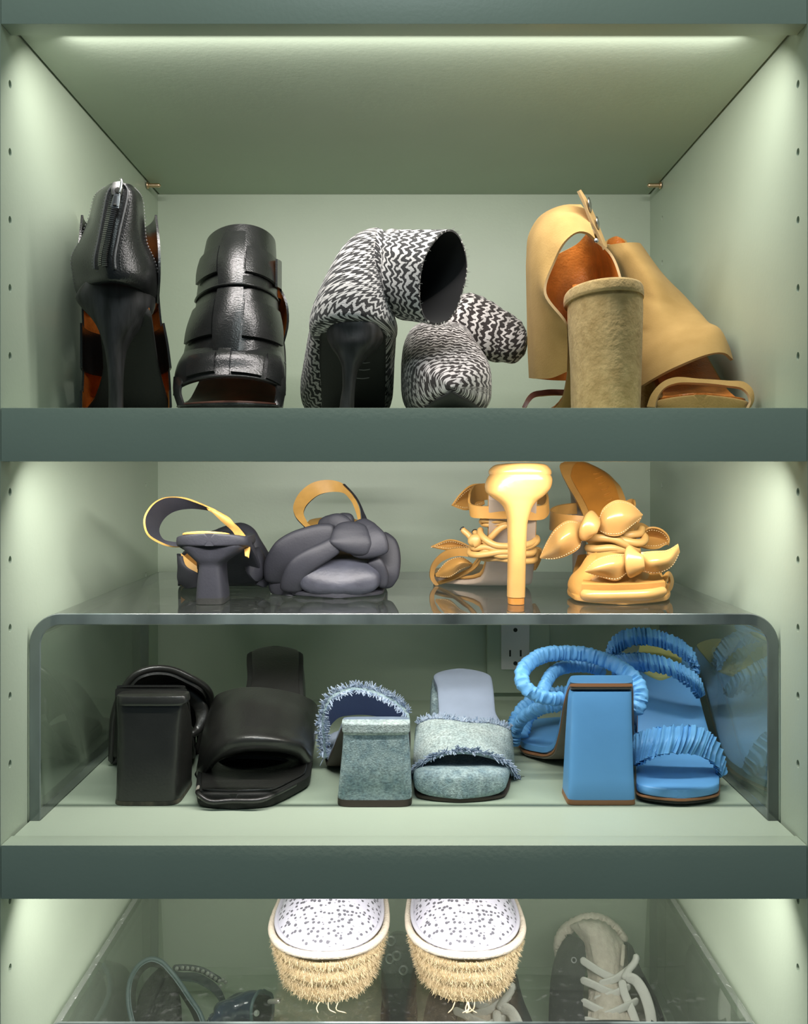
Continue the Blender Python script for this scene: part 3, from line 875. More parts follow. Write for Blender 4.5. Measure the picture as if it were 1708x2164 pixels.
# ================================================================== tan suede block-heel mules
SUEDE = mat('tan_suede', (0.35, 0.222, 0.075), rough=0.92, spec=0.12, sheen=0.06, col2=(0.42, 0.272, 0.098), vscale=38, bump=0.25, bscale=600)
SUEDE_H = mat('brushed_tan_suede', (0.38, 0.265, 0.11), rough=0.95, spec=0.1, sheen=0.08, col2=(0.52, 0.38, 0.175), vscale=95, bump=0.9, bscale=260, bdetail=5)
SUEDE_E = mat('tan_suede_edge', (0.36, 0.25, 0.12), rough=0.9)
TIPM = mat('brown_heel_tip', (0.22, 0.10, 0.05), rough=0.6)
k = K(1090, 390, 3.2226, B1)
r = thing('suede_mule', 'tan suede mule with its tall block heel outwards and snap strap standing up', 'shoe', np.append(k.ps([(560, 1400, .12)])[0][:2], k.base), 'pair of tan suede mules')
hsec('block_heel', k, [(705,366,838,.050,.160),(800,366,840,.050,.160),(950,373,837,.050,.159),(1200,385,832,.051,.157),(1440,390,825,.051,.155),(1520,392,822,.051,.155)], SUEDE_H, r, p=2.1, n=44, floor=False, capx='m')
hsec('heel_tip', k, [(1508,393,822,.0515,.1545),(1550,394,820,.0518,.154)], TIPM, r, p=2.1, n=44, steps=4, capx='m')
hsec('heel_rim', k, [(630,352,830,.0482,.165),(643,344,838,.047,.167),(692,340,843,.0465,.167),(714,346,842,.0472,.166)], SUEDE_H, r, p=2.1, n=44, floor=False, capx='m')
st = [(.09,376,820,.112,.100),(.12,372,815,.098,.086),(.14,362,795,.078,.066),(.16,350,770,.05,.038),(.18,315,780,.026,.014),(.2,235,730,.014,.002),(.235,150,680,.012,.001),(.27,140,600,.013,.002),(.295,200,500,.016,.005)]
sole('sole', k, st, SUEDE, r, r0=.0, r1=.03, p=6)
sole('insole', k, [(a,b+10,c-10,d+.002,d-.001) for a,b,c,d,e in st], ORANGE, r, r0=.0, r1=.03)
surf('toe_strap', [k.ps([(48,1520,.2),(60,1480,.2),(95,1428,.205),(180,1406,.215),(330,1402,.235),(520,1410,.25),(640,1470,.24)]), k.ps([(70,1528,.198),(90,1490,.2),(120,1456,.205),(195,1442,.213),(330,1438,.232),(520,1445,.247),(620,1490,.238)])], .002, (SUEDE, BROWN_IN), r, nu=30, nv=6)
near = [[(90,1318,.2),(150,1322,.17),(250,1316,.15),(350,1275,.138)],
        [(80,1100,.195),(140,1100,.165),(240,1090,.142),(352,1060,.126)],
        [(76,900,.19),(130,900,.16),(200,900,.137),(335,945,.116)],
        [(72,700,.185),(105,690,.158),(150,690,.137),(192,740,.118)],
        [(72,500,.18),(110,480,.153),(180,480,.132),(257,525,.118)],
        [(92,330,.175),(150,310,.148),(240,330,.127),(330,390,.113)],
        [(180,202,.17),(250,192,.143),(340,232,.122),(420,322,.114)],
        [(330,138,.165),(380,150,.143),(430,222,.127),(500,332,.118)],
        [(445,135,.16),(482,190,.138),(512,272,.128),(546,375,.122)]]
near = [k.ps(q) for q in near]
_, NS = surf('upper', near, .0024, (SUEDE, ORANGE, SUEDE_E), r, nu=24, nv=44)
far = [[(84,530,.185),(300,464,.222),(420,402,.215),(502,322,.195),(548,372,.132)],
       [(78,650,.195),(300,600,.23),(450,560,.225),(600,505,.18),(655,470,.138)],
       [(78,800,.2),(300,760,.236),(480,740,.225),(650,680,.175),(722,640,.128)],
       [(82,1000,.205),(300,1000,.238),(500,1000,.226),(660,950,.18),(735,900,.14)],
       [(92,1318,.21),(300,1335,.242),(500,1335,.236),(650,1300,.195),(735,1250,.15)]]
surf('far_upper', [k.ps(q) for q in far], .0022, (SUEDE, ORANGE, SUEDE_E), r, nu=30, nv=36, flip=False)
fl, FS = surf('snap_strap', [k.ps([(432,40,.118),(470,120,.122),(520,250,.128),(562,330,.132),(610,440,.136)]), k.ps([(445,34,.135),(492,110,.14),(545,220,.146),(585,320,.148),(625,420,.15)])], .0022, (SUEDE, ORANGE, SUEDE_E), r, nu=24, nv=5)
for c, rr in (((502, 138, .131), .0068), ((556, 262, .137), .0060)):
    disc('snap', k.p(c), (.93, -.33, .12), rr, .0014, METAL, r)
disc('snap', k.p((548, 383, .118)), (.2, -.95, .1), .0022, .0012, METAL, r)

r = thing('suede_mule', 'tan suede mule facing outwards, its toe strap and orange insole showing', 'shoe', np.append(k.ps([(1250, 1400, .12)])[0][:2], k.base), 'pair of tan suede mules')
rows = [[(600,425,.27),(635,410,.235),(740,395,.22),(832,400,.235),(850,435,.275)],
        [(690,560,.255),(745,560,.215),(850,555,.2),(975,575,.225),(995,630,.275)],
        [(770,770,.245),(815,785,.2),(950,785,.18),(1142,770,.205),(1165,840,.265)],
        [(815,1000,.23),(845,1040,.175),(1050,1010,.15),(1295,915,.165),(1335,1000,.192)],
        [(825,1210,.215),(838,1235,.155),(1090,1140,.125),(1398,1000,.140),(1440,1080,.150)],
        [(820,1395,.2),(836,1388,.142),(1090,1235,.110),(1420,1150,.122),(1484,1192,.136)]]
def crease(U, W):
    return -0.0022*np.exp(-(((W-.085)-U*.35)/.006)**2)*np.exp(-((U+.012)/.02)**2) - 0.0018*np.exp(-(((W-.13)-U*.2)/.005)**2)*np.exp(-((U+.03)/.015)**2) + .0008*np.sin(U*70+W*50)
surf('upper', [k.ps(q) for q in rows], .0026, (SUEDE, ORANGE, SUEDE_E), r, nu=44, nv=50, disp=crease)
surf('collar', [k.ps([(605,420,.262),(630,372,.28),(690,352,.285),(740,372,.28),(760,410,.26)]), k.ps([(610,520,.262),(640,500,.285),(700,500,.29),(760,510,.285),(790,520,.262)])], .002, (SUEDE, ORANGE), r, nu=20, nv=8)
st = [(.062,945,1575,.0155,.001),(.08,935,1590,.0135,0),(.105,960,1575,.013,0),(.13,975,1500,.021,.008),(.15,960,1445,.031,.018),(.19,900,1345,.058,.045),(.225,850,1262,.083,.071),(.255,820,1198,.098,.086),(.28,800,1148,.108,.096)]
sole('sole', k, st, SUEDE, r, r0=.025, r1=.02, p=6)
sole('insole', k, [(a+(.006 if a < .07 else 0),b+25,c-25,d+.0022,d-.001) for a,b,c,d,e in st], ORANGE, r, r0=.025, r1=.02)
A = [(893,1512,.078),(920,1435,.082),(1000,1345,.088),(1080,1313,.094),(1250,1322,.096),(1450,1335,.096),(1560,1345,.093),(1612,1390,.088),(1625,1470,.083),(1602,1520,.078)]
B = [(948,1515,.072),(962,1460,.076),(1010,1388,.082),(1090,1353,.088),(1250,1350,.09),(1450,1370,.09),(1540,1385,.087),(1585,1425,.082),(1603,1480,.077),(1588,1522,.072)]
surf('toe_strap', [k.ps(A), k.ps(B)], .0022, (SUEDE, BROWN_IN, SUEDE_E), r, nu=44, nv=6)
hsec('block_heel', k, [(.09,810,1150,.262,.279),(.07,812,1148,.25,.279),(0,820,1140,.25,.277)], SUEDE_H, r, p=2.6, hmode=True)

# ================================================================== slate slingbacks on the clear stand
SLATE = mat('slate_leather', (0.020, 0.021, 0.027), rough=0.55, spec=0.33, bump=0.15, bscale=500, var=0.12, vscale=40)
SLATE_D = mat('worn_slate_toe', (0.025, 0.027, 0.037), rough=0.48, col2=(0.038, 0.041, 0.055), vscale=70, bump=0.25, bscale=300)
YLIN = mat('yellow_leather_lining', (0.56, 0.32, 0.085), rough=0.5, var=0.12, vscale=60)
B2 = ST1
k = K(290, 990, 3.05, B2)
r = thing('slingback_pump', 'slate leather slingback with flared kitten heel turned outwards, strap looped aside', 'shoe', np.append(k.ps([(520, 800, .17)])[0][:2], k.base), 'pair of slate slingbacks')
hsec('kitten_heel', k, [(452,285,690,.094,.165),(498,256,694,.091,.165),(545,290,655,.092,.160),(590,345,580,.093,.148),(630,386,534,.095,.134),(720,376,541,.095,.132),(830,367,551,.095,.134),(850,366,552,.095,.134)], SLATE, r, p=5, floor=False)
hsec('heel_tip', k, [(838,368,551,.0948,.1335),(900,366,552,.0948,.1338)], BLK_MATTE, r, p=5, steps=4)
st = [(.088,238,690,.063,.052),(.104,258,722,.0595,.0485),(.14,372,770,.044,.034),(.165,384,800,.028,.019),(.19,330,830,.013,.005),(.21,275,840,.009,.002),(.25,300,845,.008,.001),(.275,350,835,.008,.001),(.297,440,790,.010,.003)]
sole('sole', k, st, SLATE, r, r0=.012, r1=.03, p=5)
sole('insole', k, [(a+.003,b+40,c-120,d+.0018,d-.001) for a,b,c,d,e in st], YLIN, r, r0=.012, r1=.03)
vr = [[(262,745,.185),(262,640,.182),(270,560,.185),(300,545,.195),(420,440,.222),(560,372,.224),(690,352,.215),(745,420,.2),(762,560,.185),(772,745,.175)],
      [(266,758,.215),(264,650,.215),(285,560,.222),(350,490,.23),(470,410,.238),(590,382,.24),(700,372,.235),(785,460,.225),(840,600,.215),(845,748,.205)],
      [(315,752,.25),(325,660,.25),(370,580,.255),(440,520,.262),(520,480,.267),(600,455,.267),(700,455,.262),(790,530,.255),(850,630,.245),(855,742,.24)],
      [(440,742,.29),(450,700,.292),(480,670,.295),(520,645,.297),(560,632,.298),(620,630,.298),(680,645,.296),(730,670,.293),(775,705,.288),(785,738,.285)]]
surf('vamp', [k.ps(q) for q in vr], .0024, (SLATE, YLIN), r, nu=40, nv=24)
def fold(name, A, B, bl=.004, nu=36): return surf(name, [k.ps(A), k.ps(B)], .002, (SLATE, SLATE), r, nu=nu, nv=14, bulge=bl)
fold('knot_band', [(480,408,.222),(580,371,.216),(680,350,.208),(745,382,.203),(790,455,.2),(835,530,.2),(866,600,.203)], [(560,440,.214),(640,425,.204),(700,440,.194),(742,500,.186),(785,570,.185),(825,620,.19),(855,660,.195)])
fold('knot_band', [(698,588,.156),(732,525,.165),(785,505,.172),(815,580,.182),(826,650,.188)], [(690,602,.152),(716,668,.150),(760,722,.156),(800,720,.170),(826,700,.180)], .005)
fold('knot_band', [(820,600,.186),(852,612,.190),(862,660,.194)], [(770,745,.166),(825,765,.174),(858,740,.184)], .004)
fold('knot_band', [(700,600,.158),(730,560,.160),(770,560,.164)], [(700,655,.152),(735,690,.152),(775,700,.158)], .004)
surf('quarter', [k.ps([(264,548,.172),(259,640,.168),(266,735,.168),(300,762,.17)]), k.ps([(288,566,.165),(318,628,.161),(384,668,.16),(384,764,.162)])], .002, (SLATE, YLIN), r, nu=20, nv=8, bulge=.003)
surf('lining_edge', [k.ps([(281,545,.168),(330,588,.162),(390,634,.16)]), k.ps([(287,574,.165),(320,632,.1605),(388,672,.159)])], .0015, (YLIN, YLIN), r, nu=14, nv=5)
E1 = [(268,503,.102),(230,500,.104),(150,472,.106),(72,418,.102),(52,340,.102),(95,245,.112),(170,195,.125),(270,190,.138),(380,222,.147),(480,268,.153),(545,328,.156),(600,375,.155),(640,432,.142),(686,492,.118),(706,572,.098)]
E2 = [(268,476,.104),(230,472,.108),(165,452,.115),(143,408,.12),(165,338,.13),(230,283,.142),(330,261,.152),(420,266,.157),(495,282,.157),(605,338,.152),(680,408,.136),(728,500,.112),(720,578,.094)]
surf('heel_strap', [k.ps(E1), k.ps(E2)], .0020, (SLATE, YLIN, YLIN), r, nu=70, nv=7, flip=True)

r = thing('slingback_pump', 'slate leather slingback facing outwards with knotted toe and looped yellow-lined strap', 'shoe', np.append(k.ps([(1300, 800, .18)])[0][:2], k.base), 'pair of slate slingbacks')
xsec(k, 'toe_cap', [(.130,1120,1480,700,822),(.138,1055,1545,640,835),(.150,1032,1575,585,838),(.165,1010,1585,550,832),(.185,990,1590,535,826),(.21,980,1585,520,815)], SLATE_D, r, p=2.5, r0=.012)
st = [(.134,1060,1530,.005,.0005),(.16,960,1590,.006,.0005),(.19,905,1600,.006,.0005),(.215,905,1600,.008,.001),(.24,960,1560,.022,.014),(.27,1040,1500,.045,.037),(.3,1080,1450,.06,.052),(.32,1100,1440,.064,.055)]
sole('sole', k, st, SLATE, r, r0=.02, r1=.015, p=5)
sole('insole', k, [(a,b+20,c-20,d+.002,d-.001) for a,b,c,d,e in st[3:]], YLIN, r, r0=.0, r1=.015)
hsec('kitten_heel', k, [(540,1100,1440,.29,.322),(600,1180,1360,.295,.32),(800,1190,1350,.296,.32)], SLATE, r, p=3)
# side of the shoe
surf('quarter', [k.ps([(878,755,.20),(900,660,.195),(1000,520,.19),(1170,420,.185),(1330,350,.185),(1500,420,.19),(1600,540,.195),(1615,760,.2)]), k.ps([(900,745,.25),(930,640,.25),(1040,500,.25),(1180,410,.25),(1330,372,.25),(1480,420,.25),(1570,540,.25),(1590,740,.25)])], .002, (SLATE, YLIN), r, nu=36, nv=10)
# twisted bands
puff('sticker_scrap', k.ps([(1075,862,.1335),(1105,853,.1325),(1140,858,.1335)]), [.0012,.0018,.001], .0006, WHITE_PL, r, steps=16)
puff('toe_band', k.ps([(938,745,.168),(938,660,.162),(990,570,.156),(1080,505,.153),(1190,450,.152),(1290,440,.152)]), [.016,.019,.020,.018,.014,.012], .0042, SLATE, r, steps=44, p=2.6)
puff('toe_band', k.ps([(1000,800,.150),(1005,720,.144),(1050,640,.140),(1130,580,.138),(1220,530,.140),(1300,480,.143)]), [.012,.011,.011,.010,.009,.008], .004, SLATE, r, steps=44)
puff('toe_band', k.ps([(895,700,.175),(920,770,.168),(965,815,.160),(1010,826,.150)]), [.008,.010,.009,.006], .006, SLATE, r, steps=26)
puff('knot_band', k.ps([(1385,345,.150),(1378,420,.143),(1372,500,.139),(1360,545,.141)]), [.012,.017,.020,.017], .0048, SLATE, r, steps=30)
puff('knot_band', k.ps([(1400,350,.158),(1450,430,.148),(1500,520,.142),(1510,580,.142)]), [.010,.016,.019,.016], .0045, SLATE, r, steps=30)
puff('knot_band', k.ps([(1170,395,.17),(1240,385,.162),(1310,390,.156),(1340,420,.152)]), [.008,.012,.014,.012], .004, SLATE, r, steps=26)
puff('knot_band', k.ps([(1270,360,.172),(1340,345,.166),(1400,350,.164)]), [.007,.009,.008], .006, SLATE, r, steps=22)
puff('side_band', k.ps([(1530,445,.175),(1590,510,.17),(1605,600,.165),(1598,690,.162),(1575,770,.165)]), [.010,.014,.014,.013,.008], .0042, SLATE, r, steps=34)
puff('side_band', k.ps([(1500,575,.150),(1550,620,.148),(1580,690,.150),(1578,770,.152)]), [.008,.006,.006,.005], .004, SLATE, r, steps=30)
surf('heel_strap', [k.ps([(1142,420,.2),(1068,370,.235),(1018,310,.255),(1010,240,.275),(1050,158,.287),(1130,94,.293),(1230,74,.293),(1320,94,.287),(1386,165,.275),(1432,255,.255),(1446,362,.225)]), k.ps([(1160,405,.205),(1096,350,.24),(1074,290,.26),(1112,220,.28),(1182,168,.291),(1270,150,.291),(1340,160,.282),(1378,205,.27),(1412,285,.25),(1430,362,.225)])], .0018, (SLATE, YLIN, SLATE), r, nu=60, nv=6, flip=False)
surf('heel_strap', [k.ps([(1330,98,.285),(1390,162,.274),(1434,250,.254),(1448,360,.224)]), k.ps([(1340,100,.28),(1405,170,.268),(1472,305,.24),(1502,420,.21)])], .0015, (SLATE, SLATE), r, nu=24, nv=5)

# ================================================================== mustard heels on the clear stand
MUST = mat('mustard_leather', (0.41, 0.215, 0.055), rough=0.40, spec=0.5, bump=0.12, bscale=420, var=0.10, vscale=35)
MUST_S = mat('glossy_mustard_leather', (0.43, 0.245, 0.078), rough=0.25, spec=0.55, var=0.08, vscale=40, bump=0.08, bscale=300)
MUST_IN = mat('amber_insole', (0.38, 0.15, 0.02), rough=0.45, var=0.12, vscale=50)
BEIGE = mat('beige_outsole', (0.36, 0.285, 0.215), rough=0.5, var=0.1, vscale=40)
LACE = mat('mustard_lace', (0.44, 0.255, 0.078), rough=0.45)
k = K(890, 970, 2.9965, B2)

PALE_T = mat('pale_thread', (0.55, 0.40, 0.20), rough=0.7)
def leaf(name, k, A, Mid, B, mt, parent, th=.0016, nu=24, nv=12, disp=None):
    o, S = surf(name, [k.ps(A), k.ps(Mid), k.ps(B)], th, (mt, MUST), parent, nu=nu, nv=nv, disp=disp)
    lift = .0003 if S.N[:, :, 1].mean() < 0 else -(th+.0003)
    for v in (.07, .93):
        q = [(u, v) for u in np.linspace(.06, .94, 22)]
        _, nn = sample(S, np.linspace(.06, .94, 22), np.full(22, v))
        stitches('stitching', on_sheet(S, q, lift), nn*np.sign(lift), .0024, .0015, PALE_T, parent, r=.0003)
    return o

r = thing('heeled_sandal', 'mustard leather laced sandal, its tall slender heel turned outwards and nearly touching the shelf above', 'sandal', np.append(k.ps([(600, 800, .17)])[0][:2], k.base), 'pair of mustard sandals')
hsec('slim_heel', k, [(96,440,812,.0895,.150),(130,418,824,.089,.155),(180,406,815,.089,.155),(215,412,792,.0892,.15),(240,438,768,.0895,.145),(258,462,742,.09,.14),(275,488,724,.0902,.135),(310,522,700,.0906,.128),(360,542,683,.091,.122),(420,549,670,.0915,.119),(600,550,663,.092,.116),(880,545,657,.093,.114)], MUST_S, r, p=2.7, n=40, steps=60, floor=False, capx='m')
hsec('heel_tip', k, [(884,549,652,.0932,.1138),(950,551,652,.0932,.1138)], MUST_IN, r, p=2.7, steps=4, capx='m')
hsec('heel_rim', k, [(26,540,740,.093,.15),(32,485,778,.0905,.154),(48,452,800,.089,.156),(80,430,818,.0884,.157),(98,432,818,.0888,.156)], MUST_S, r, p=2.6, n=40, floor=False, capx='m')
st = [(.13,428,735,.098,.090),(.15,428,728,.075,.067),(.17,425,722,.050,.042),(.185,410,715,.030,.022),(.197,380,705,.015,.007),(.21,270,695,.009,.0025),(.23,130,680,.0085,.0015),(.255,75,650,.0085,.0015),(.285,90,580,.009,.002),(.305,170,480,.011,.004)]
sole('outsole', k, st, BEIGE, r, r0=.0, r1=.03, p=5)
sole('insole', k, [(a,b-5,c+5,d+.004,d-.0008) for a,b,c,d,e in st], MUST, r, r0=.0, r1=.03, p=4)
surf('insole_edge', [k.ps([(420,480,.172),(395,600,.185),(360,680,.196),(240,755,.212),(110,800,.23)]), k.ps([(370,600,.182),(345,640,.19),(300,690,.205),(200,750,.22),(90,790,.236)])], .002, MUST, r, nu=24, nv=5)
# ankle strap with its bow behind
surf('ankle_strap', [k.ps([(312,190,.19),(300,230,.17),(305,285,.155),(360,298,.145),(430,300,.14),(560,305,.138),(720,300,.14),(790,290,.15),(808,250,.165),(800,212,.185)]), k.ps([(330,300,.195),(308,320,.172),(318,368,.156),(370,376,.146),(440,378,.142),(560,380,.14),(715,388,.142),(775,382,.152),(812,345,.168),(806,290,.19)])], .002, (MUST, MUST), r, nu=50, nv=8)
surf('ankle_strap', [k.ps([(308,200,.185),(340,165,.205),(420,152,.22),(560,150,.225),(720,190,.215),(800,215,.19)]), k.ps([(318,300,.185),(345,270,.205),(420,258,.22),(560,255,.225),(720,280,.215),(805,300,.19)])], .002, (MUST, MUST), r, nu=34, nv=6)
leaf('bow_loop', k, [(400,154,.215),(320,162,.212),(250,215,.208),(192,292,.205)], [(400,200,.222),(330,225,.225),(270,255,.218),(192,294,.205)], [(400,290,.216),(330,318,.21),(280,325,.207),(194,296,.205)], MUST, r)
# wound laces
for P in ([(382,402,.165),(400,385,.155),(470,388,.15),(548,384,.15),(640,388,.155),(712,400,.165)],
          [(384,408,.165),(430,412,.156),(500,405,.152),(552,398,.15)],
          [(550,412,.151),(500,440,.152),(450,490,.155),(420,520,.158),(360,540,.165)],
          [(378,440,.165),(376,470,.158),(410,510,.15),(470,545,.146),(552,552,.145),(660,545,.148),(720,520,.16),(722,492,.172)],
          [(366,492,.166),(400,520,.156),(470,552,.150),(552,560,.148)],
          [(315,545,.17),(340,565,.16),(420,558,.152),(480,572,.148),(552,572,.147),(660,560,.15),(735,520,.162),(730,492,.174)],
          [(320,560,.172),(310,595,.165),(350,608,.155),(430,600,.149),(490,590,.146),(552,588,.146),(660,600,.15),(712,590,.16),(715,560,.17)],
          [(330,580,.17),(380,575,.158),(440,590,.151),(500,612,.147),(552,612,.147),(660,606,.152),(716,598,.165)],
          [(370,622,.17),(420,630,.16),(490,628,.152),(552,638,.149),(660,648,.153),(720,640,.163),(722,630,.172)]):
    tube('lace', k.ps(P), .0031, LACE, r, n=10, steps=46)
for P, t0 in (([(330,520,.165),(300,480,.168),(272,455,.17),(258,438,.171)], 0), ([(372,510,.168),(350,480,.172),(335,452,.175)], 1)):
    tube('lace_end', k.ps(P), .003, LACE, r, n=10, steps=24)
    a = P[-1]; b = P[-2]
    q = [(a[0]+(b[0]-a[0])*.5, a[1]+(b[1]-a[1])*.5, a[2]-.0004), (a[0]-4, a[1]-5, a[2])]
    tube('aglet', k.ps(q), .0036, GUN, r, n=12, steps=8)
puff('lace_knot', k.ps([(330,545,.162),(345,520,.158),(385,535,.157)]), .007, .006, LACE, r, steps=18)
# toe strap and its leaves
surf('toe_strap', [k.ps([(310,560,.19),(240,562,.198),(160,578,.207),(95,625,.215),(58,690,.222),(58,760,.226),(90,800,.228)]), k.ps([(306,616,.192),(240,612,.2),(175,625,.21),(118,655,.218),(85,700,.224),(82,750,.227),(112,795,.228)])], .002, (MUST, MUST), r, nu=40, nv=6)
surf('toe_strap', [k.ps([(300,560,.2),(420,540,.25),(560,560,.26),(680,600,.24),(720,680,.215),(700,740,.2)]), k.ps([(300,620,.2),(420,610,.25),(560,630,.26),(670,670,.24),(690,720,.215),(690,760,.2)])], .002, (MUST, MUST), r, nu=34, nv=6)
leaf('bow_loop', k, [(325,560,.2),(260,525,.205),(190,508,.21),(62,552,.214)], [(325,566,.203),(260,548,.212),(190,545,.216),(62,555,.214)], [(325,575,.2),(260,572,.204),(180,580,.21),(64,560,.214)], MUST, r)
leaf('bow_loop', k, [(322,658,.2),(265,622,.2),(175,640,.207),(92,728,.212)], [(322,664,.196),(260,655,.188),(180,690,.198),(92,736,.212)], [(322,668,.2),(255,700,.199),(180,750,.206),(94,745,.212)], MUST, r)
leaf('bow_loop', k, [(700,560,.225),(735,556,.226),(770,575,.228),(775,600,.228)], [(700,610,.225),(740,620,.22),(750,640,.224),(752,660,.226)], [(695,690,.222),(705,700,.22),(722,705,.22),(730,700,.222)], MUST, r)

r = thing('heeled_sandal', 'mustard leather sandal facing outwards with two leaf-shaped bows and a tall amber insole', 'sandal', np.append(k.ps([(1270, 850, .17)])[0][:2], k.base), 'pair of mustard sandals')
# insole rising to the heel
st = [[(1015,835,.105),(1150,838,.103),(1300,836,.103),(1440,830,.104),(1548,820,.106)],
      [(1035,770,.135),(1150,770,.133),(1280,770,.133),(1400,765,.134),(1500,755,.136)],
      [(1050,640,.165),(1130,640,.163),(1220,640,.163),(1310,630,.164),(1390,615,.166)],
      [(1062,480,.195),(1125,470,.193),(1200,460,.193),(1270,440,.194),(1330,410,.196)],
      [(1010,330,.225),(1080,320,.223),(1150,305,.223),(1225,285,.224),(1290,262,.226)],
      [(930,180,.255),(1000,170,.252),(1075,155,.252),(1150,145,.253),(1215,170,.256)],
      [(884,76,.275),(940,62,.274),(1010,62,.274),(1080,78,.274),(1130,98,.276)],
      [(890,58,.28),(930,47,.281),(970,45,.281),(1020,48,.281),(1060,60,.281)]]
rr = [k.ps(q) for q in st]
_, IS = surf('insole', rr, .006, (MUST, MUST, MUST), r, nu=30, nv=60, flip=False)
# recessed amber heel pad
sgn = 1.0
_, nchk = sample(IS, np.array([.5]), np.array([.8]))
off = .0008 if nchk[0][1] < 0 else -.0068
pu = []
for v in np.linspace(.50, .965, 26):
    e = min(1.0, math.sqrt(max(0.0, (0.968-v)/.10))) if v > .868 else 1.0
    w_ = .36*e
    pu.append([(0.5+w_*t, v) for t in np.linspace(-1, 1, 12)])
PG = np.array([on_sheet(IS, q, off) for q in pu])
T = Sheet(); T.G = PG; T.N = np.broadcast_to(nchk[0] if off > 0 else -nchk[0], PG.shape).copy(); T.closed = False; T.U = np.zeros(PG.shape[:2]); T.W = np.zeros(PG.shape[:2])
shell('heel_pad', T, .0006, MUST_IN, r)
# faint stamped strokes on the pad
for i, v in enumerate(np.linspace(.62, .86, 7)):
    q = on_sheet(IS, [(.56, v), (.66, v+.004*(i % 3-1)), (.72, v+.012)], off+(.0004 if off > 0 else -.0004))
    tube('stamped_line', q, .0006, MUST_IN, r, n=5)
hsec('slim_heel', k, [(.108,930,1130,.275,.288),(.09,960,1120,.268,.288),(.07,965,1080,.268,.288),(.04,968,1055,.269,.287),(0,972,1050,.27,.286)], BEIGE, r, p=2.6, hmode=True)
# front roll, sole and welt
puff('toe_roll', k.ps([(1015,862,.108),(1090,868,.099),(1280,868,.0965),(1450,858,.098),(1545,838,.106)]), [.0045,.0048,.0048,.0048,.0042], .006, MUST_S, r, face=(0,-1,.6), steps=40, p=2.3)
sole('outsole', k, [(.094,1020,1530,.006,.0006),(.11,975,1560,.007,.0006),(.14,930,1580,.008,.0006),(.17,940,1560,.012,.004),(.2,990,1480,.035,.028)], MUST, r, r0=.02, r1=.0, p=5)
# toe straps
surf('toe_strap', [k.ps([(945,845,.135),(928,800,.14),(945,745,.142),(1000,690,.142),(1060,610,.143),(1110,590,.145)]), k.ps([(1005,885,.112),(1012,840,.113),(1040,800,.115),(1090,755,.118),(1130,740,.122),(1180,700,.128)])], .0024, (MUST, MUST), r, nu=36, nv=12, bulge=.002)
surf('toe_strap', [k.ps([(1060,620,.145),(1110,600,.142),(1260,600,.138),(1400,640,.14),(1470,730,.14),(1520,770,.142)]), k.ps([(1075,760,.118),(1120,748,.115),(1270,770,.112),(1400,760,.115),(1460,775,.12),(1500,795,.128)]), k.ps([(1062,838,.114),(1130,838,.108),(1270,836,.106),(1400,822,.107),(1480,812,.112),(1520,806,.12)])], .0022, (MUST, MUST), r, nu=36, nv=14)
surf('side_loop', [k.ps([(1500,775,.135),(1530,740,.135),(1560,712,.14),(1590,730,.15),(1602,775,.155),(1590,825,.15),(1555,845,.14)]), k.ps([(1520,800,.125),(1545,775,.125),(1565,750,.128),(1578,755,.138),(1580,785,.142),(1568,815,.14),(1545,835,.13)])], .0022, (MUST, MUST_IN), r, nu=34, nv=6)
# ankle strap loop
surf('ankle_strap', [k.ps([(1040,362,.172),(960,355,.176),(880,348,.185),(822,332,.2),(835,305,.22),(900,286,.235),(980,276,.24)]), k.ps([(1035,440,.172),(960,448,.175),(880,455,.183),(822,452,.198),(822,420,.222),(890,350,.24),(985,345,.243)])], .002, (MUST, MUST), r, nu=40, nv=8)
surf('ankle_strap', [k.ps([(1100,430,.165),(1250,470,.165),(1350,420,.185),(1400,405,.2),(1460,440,.21)]), k.ps([(1120,500,.165),(1250,540,.165),(1340,500,.185),(1390,480,.2),(1440,500,.21)])], .002, (MUST, MUST), r, nu=30, nv=6)
surf('ankle_strap', [k.ps([(1300,262,.215),(1335,252,.21),(1352,290,.2),(1400,370,.2)]), k.ps([(1290,330,.215),(1320,330,.21),(1345,350,.2),(1370,420,.2)])], .002, (MUST, MUST), r, nu=20, nv=5)
# bows
def pleat(U, W): return 0.0012*np.sin(W*420)*np.exp(-(np.minimum(np.abs(U-U.min()), 9)/.012)**2)
leaf('bow_loop', k, [(1120,415,.15),(1155,310,.145),(1232,261,.143),(1320,275,.145),(1406,352,.15)], [(1125,425,.147),(1180,390,.138),(1250,372,.136),(1330,364,.139),(1406,354,.15)], [(1120,448,.15),(1170,480,.145),(1250,487,.143),(1335,425,.145),(1405,357,.15)], MUST_S, r, nu=34, nv=16)
leaf('bow_loop', k, [(1015,400,.15),(920,392,.146),(850,440,.146),(795,525,.148),(752,622,.15)], [(1012,455,.146),(940,470,.134),(880,520,.133),(830,570,.14),(754,626,.15)], [(1020,510,.15),(1005,560,.146),(930,612,.146),(860,634,.148),(756,630,.15)], MUST_S, r, nu=34, nv=16)
puff('bow_knot', k.ps([(1100,362,.150),(1080,400,.1385),(1062,445,.1365),(1045,500,.146)]), [.0075,.0085,.0085,.0075], .0045, MUST_S, r, face=(.2,-1,.2), steps=26, p=3)
leaf('bow_loop', k, [(1395,590,.108),(1470,582,.106),(1560,575,.107),(1628,536,.110)], [(1398,650,.105),(1470,650,.097),(1560,635,.099),(1634,560,.109)], [(1395,712,.108),(1480,728,.106),(1580,690,.107),(1640,590,.110)], MUST_S, r, nu=32, nv=14)
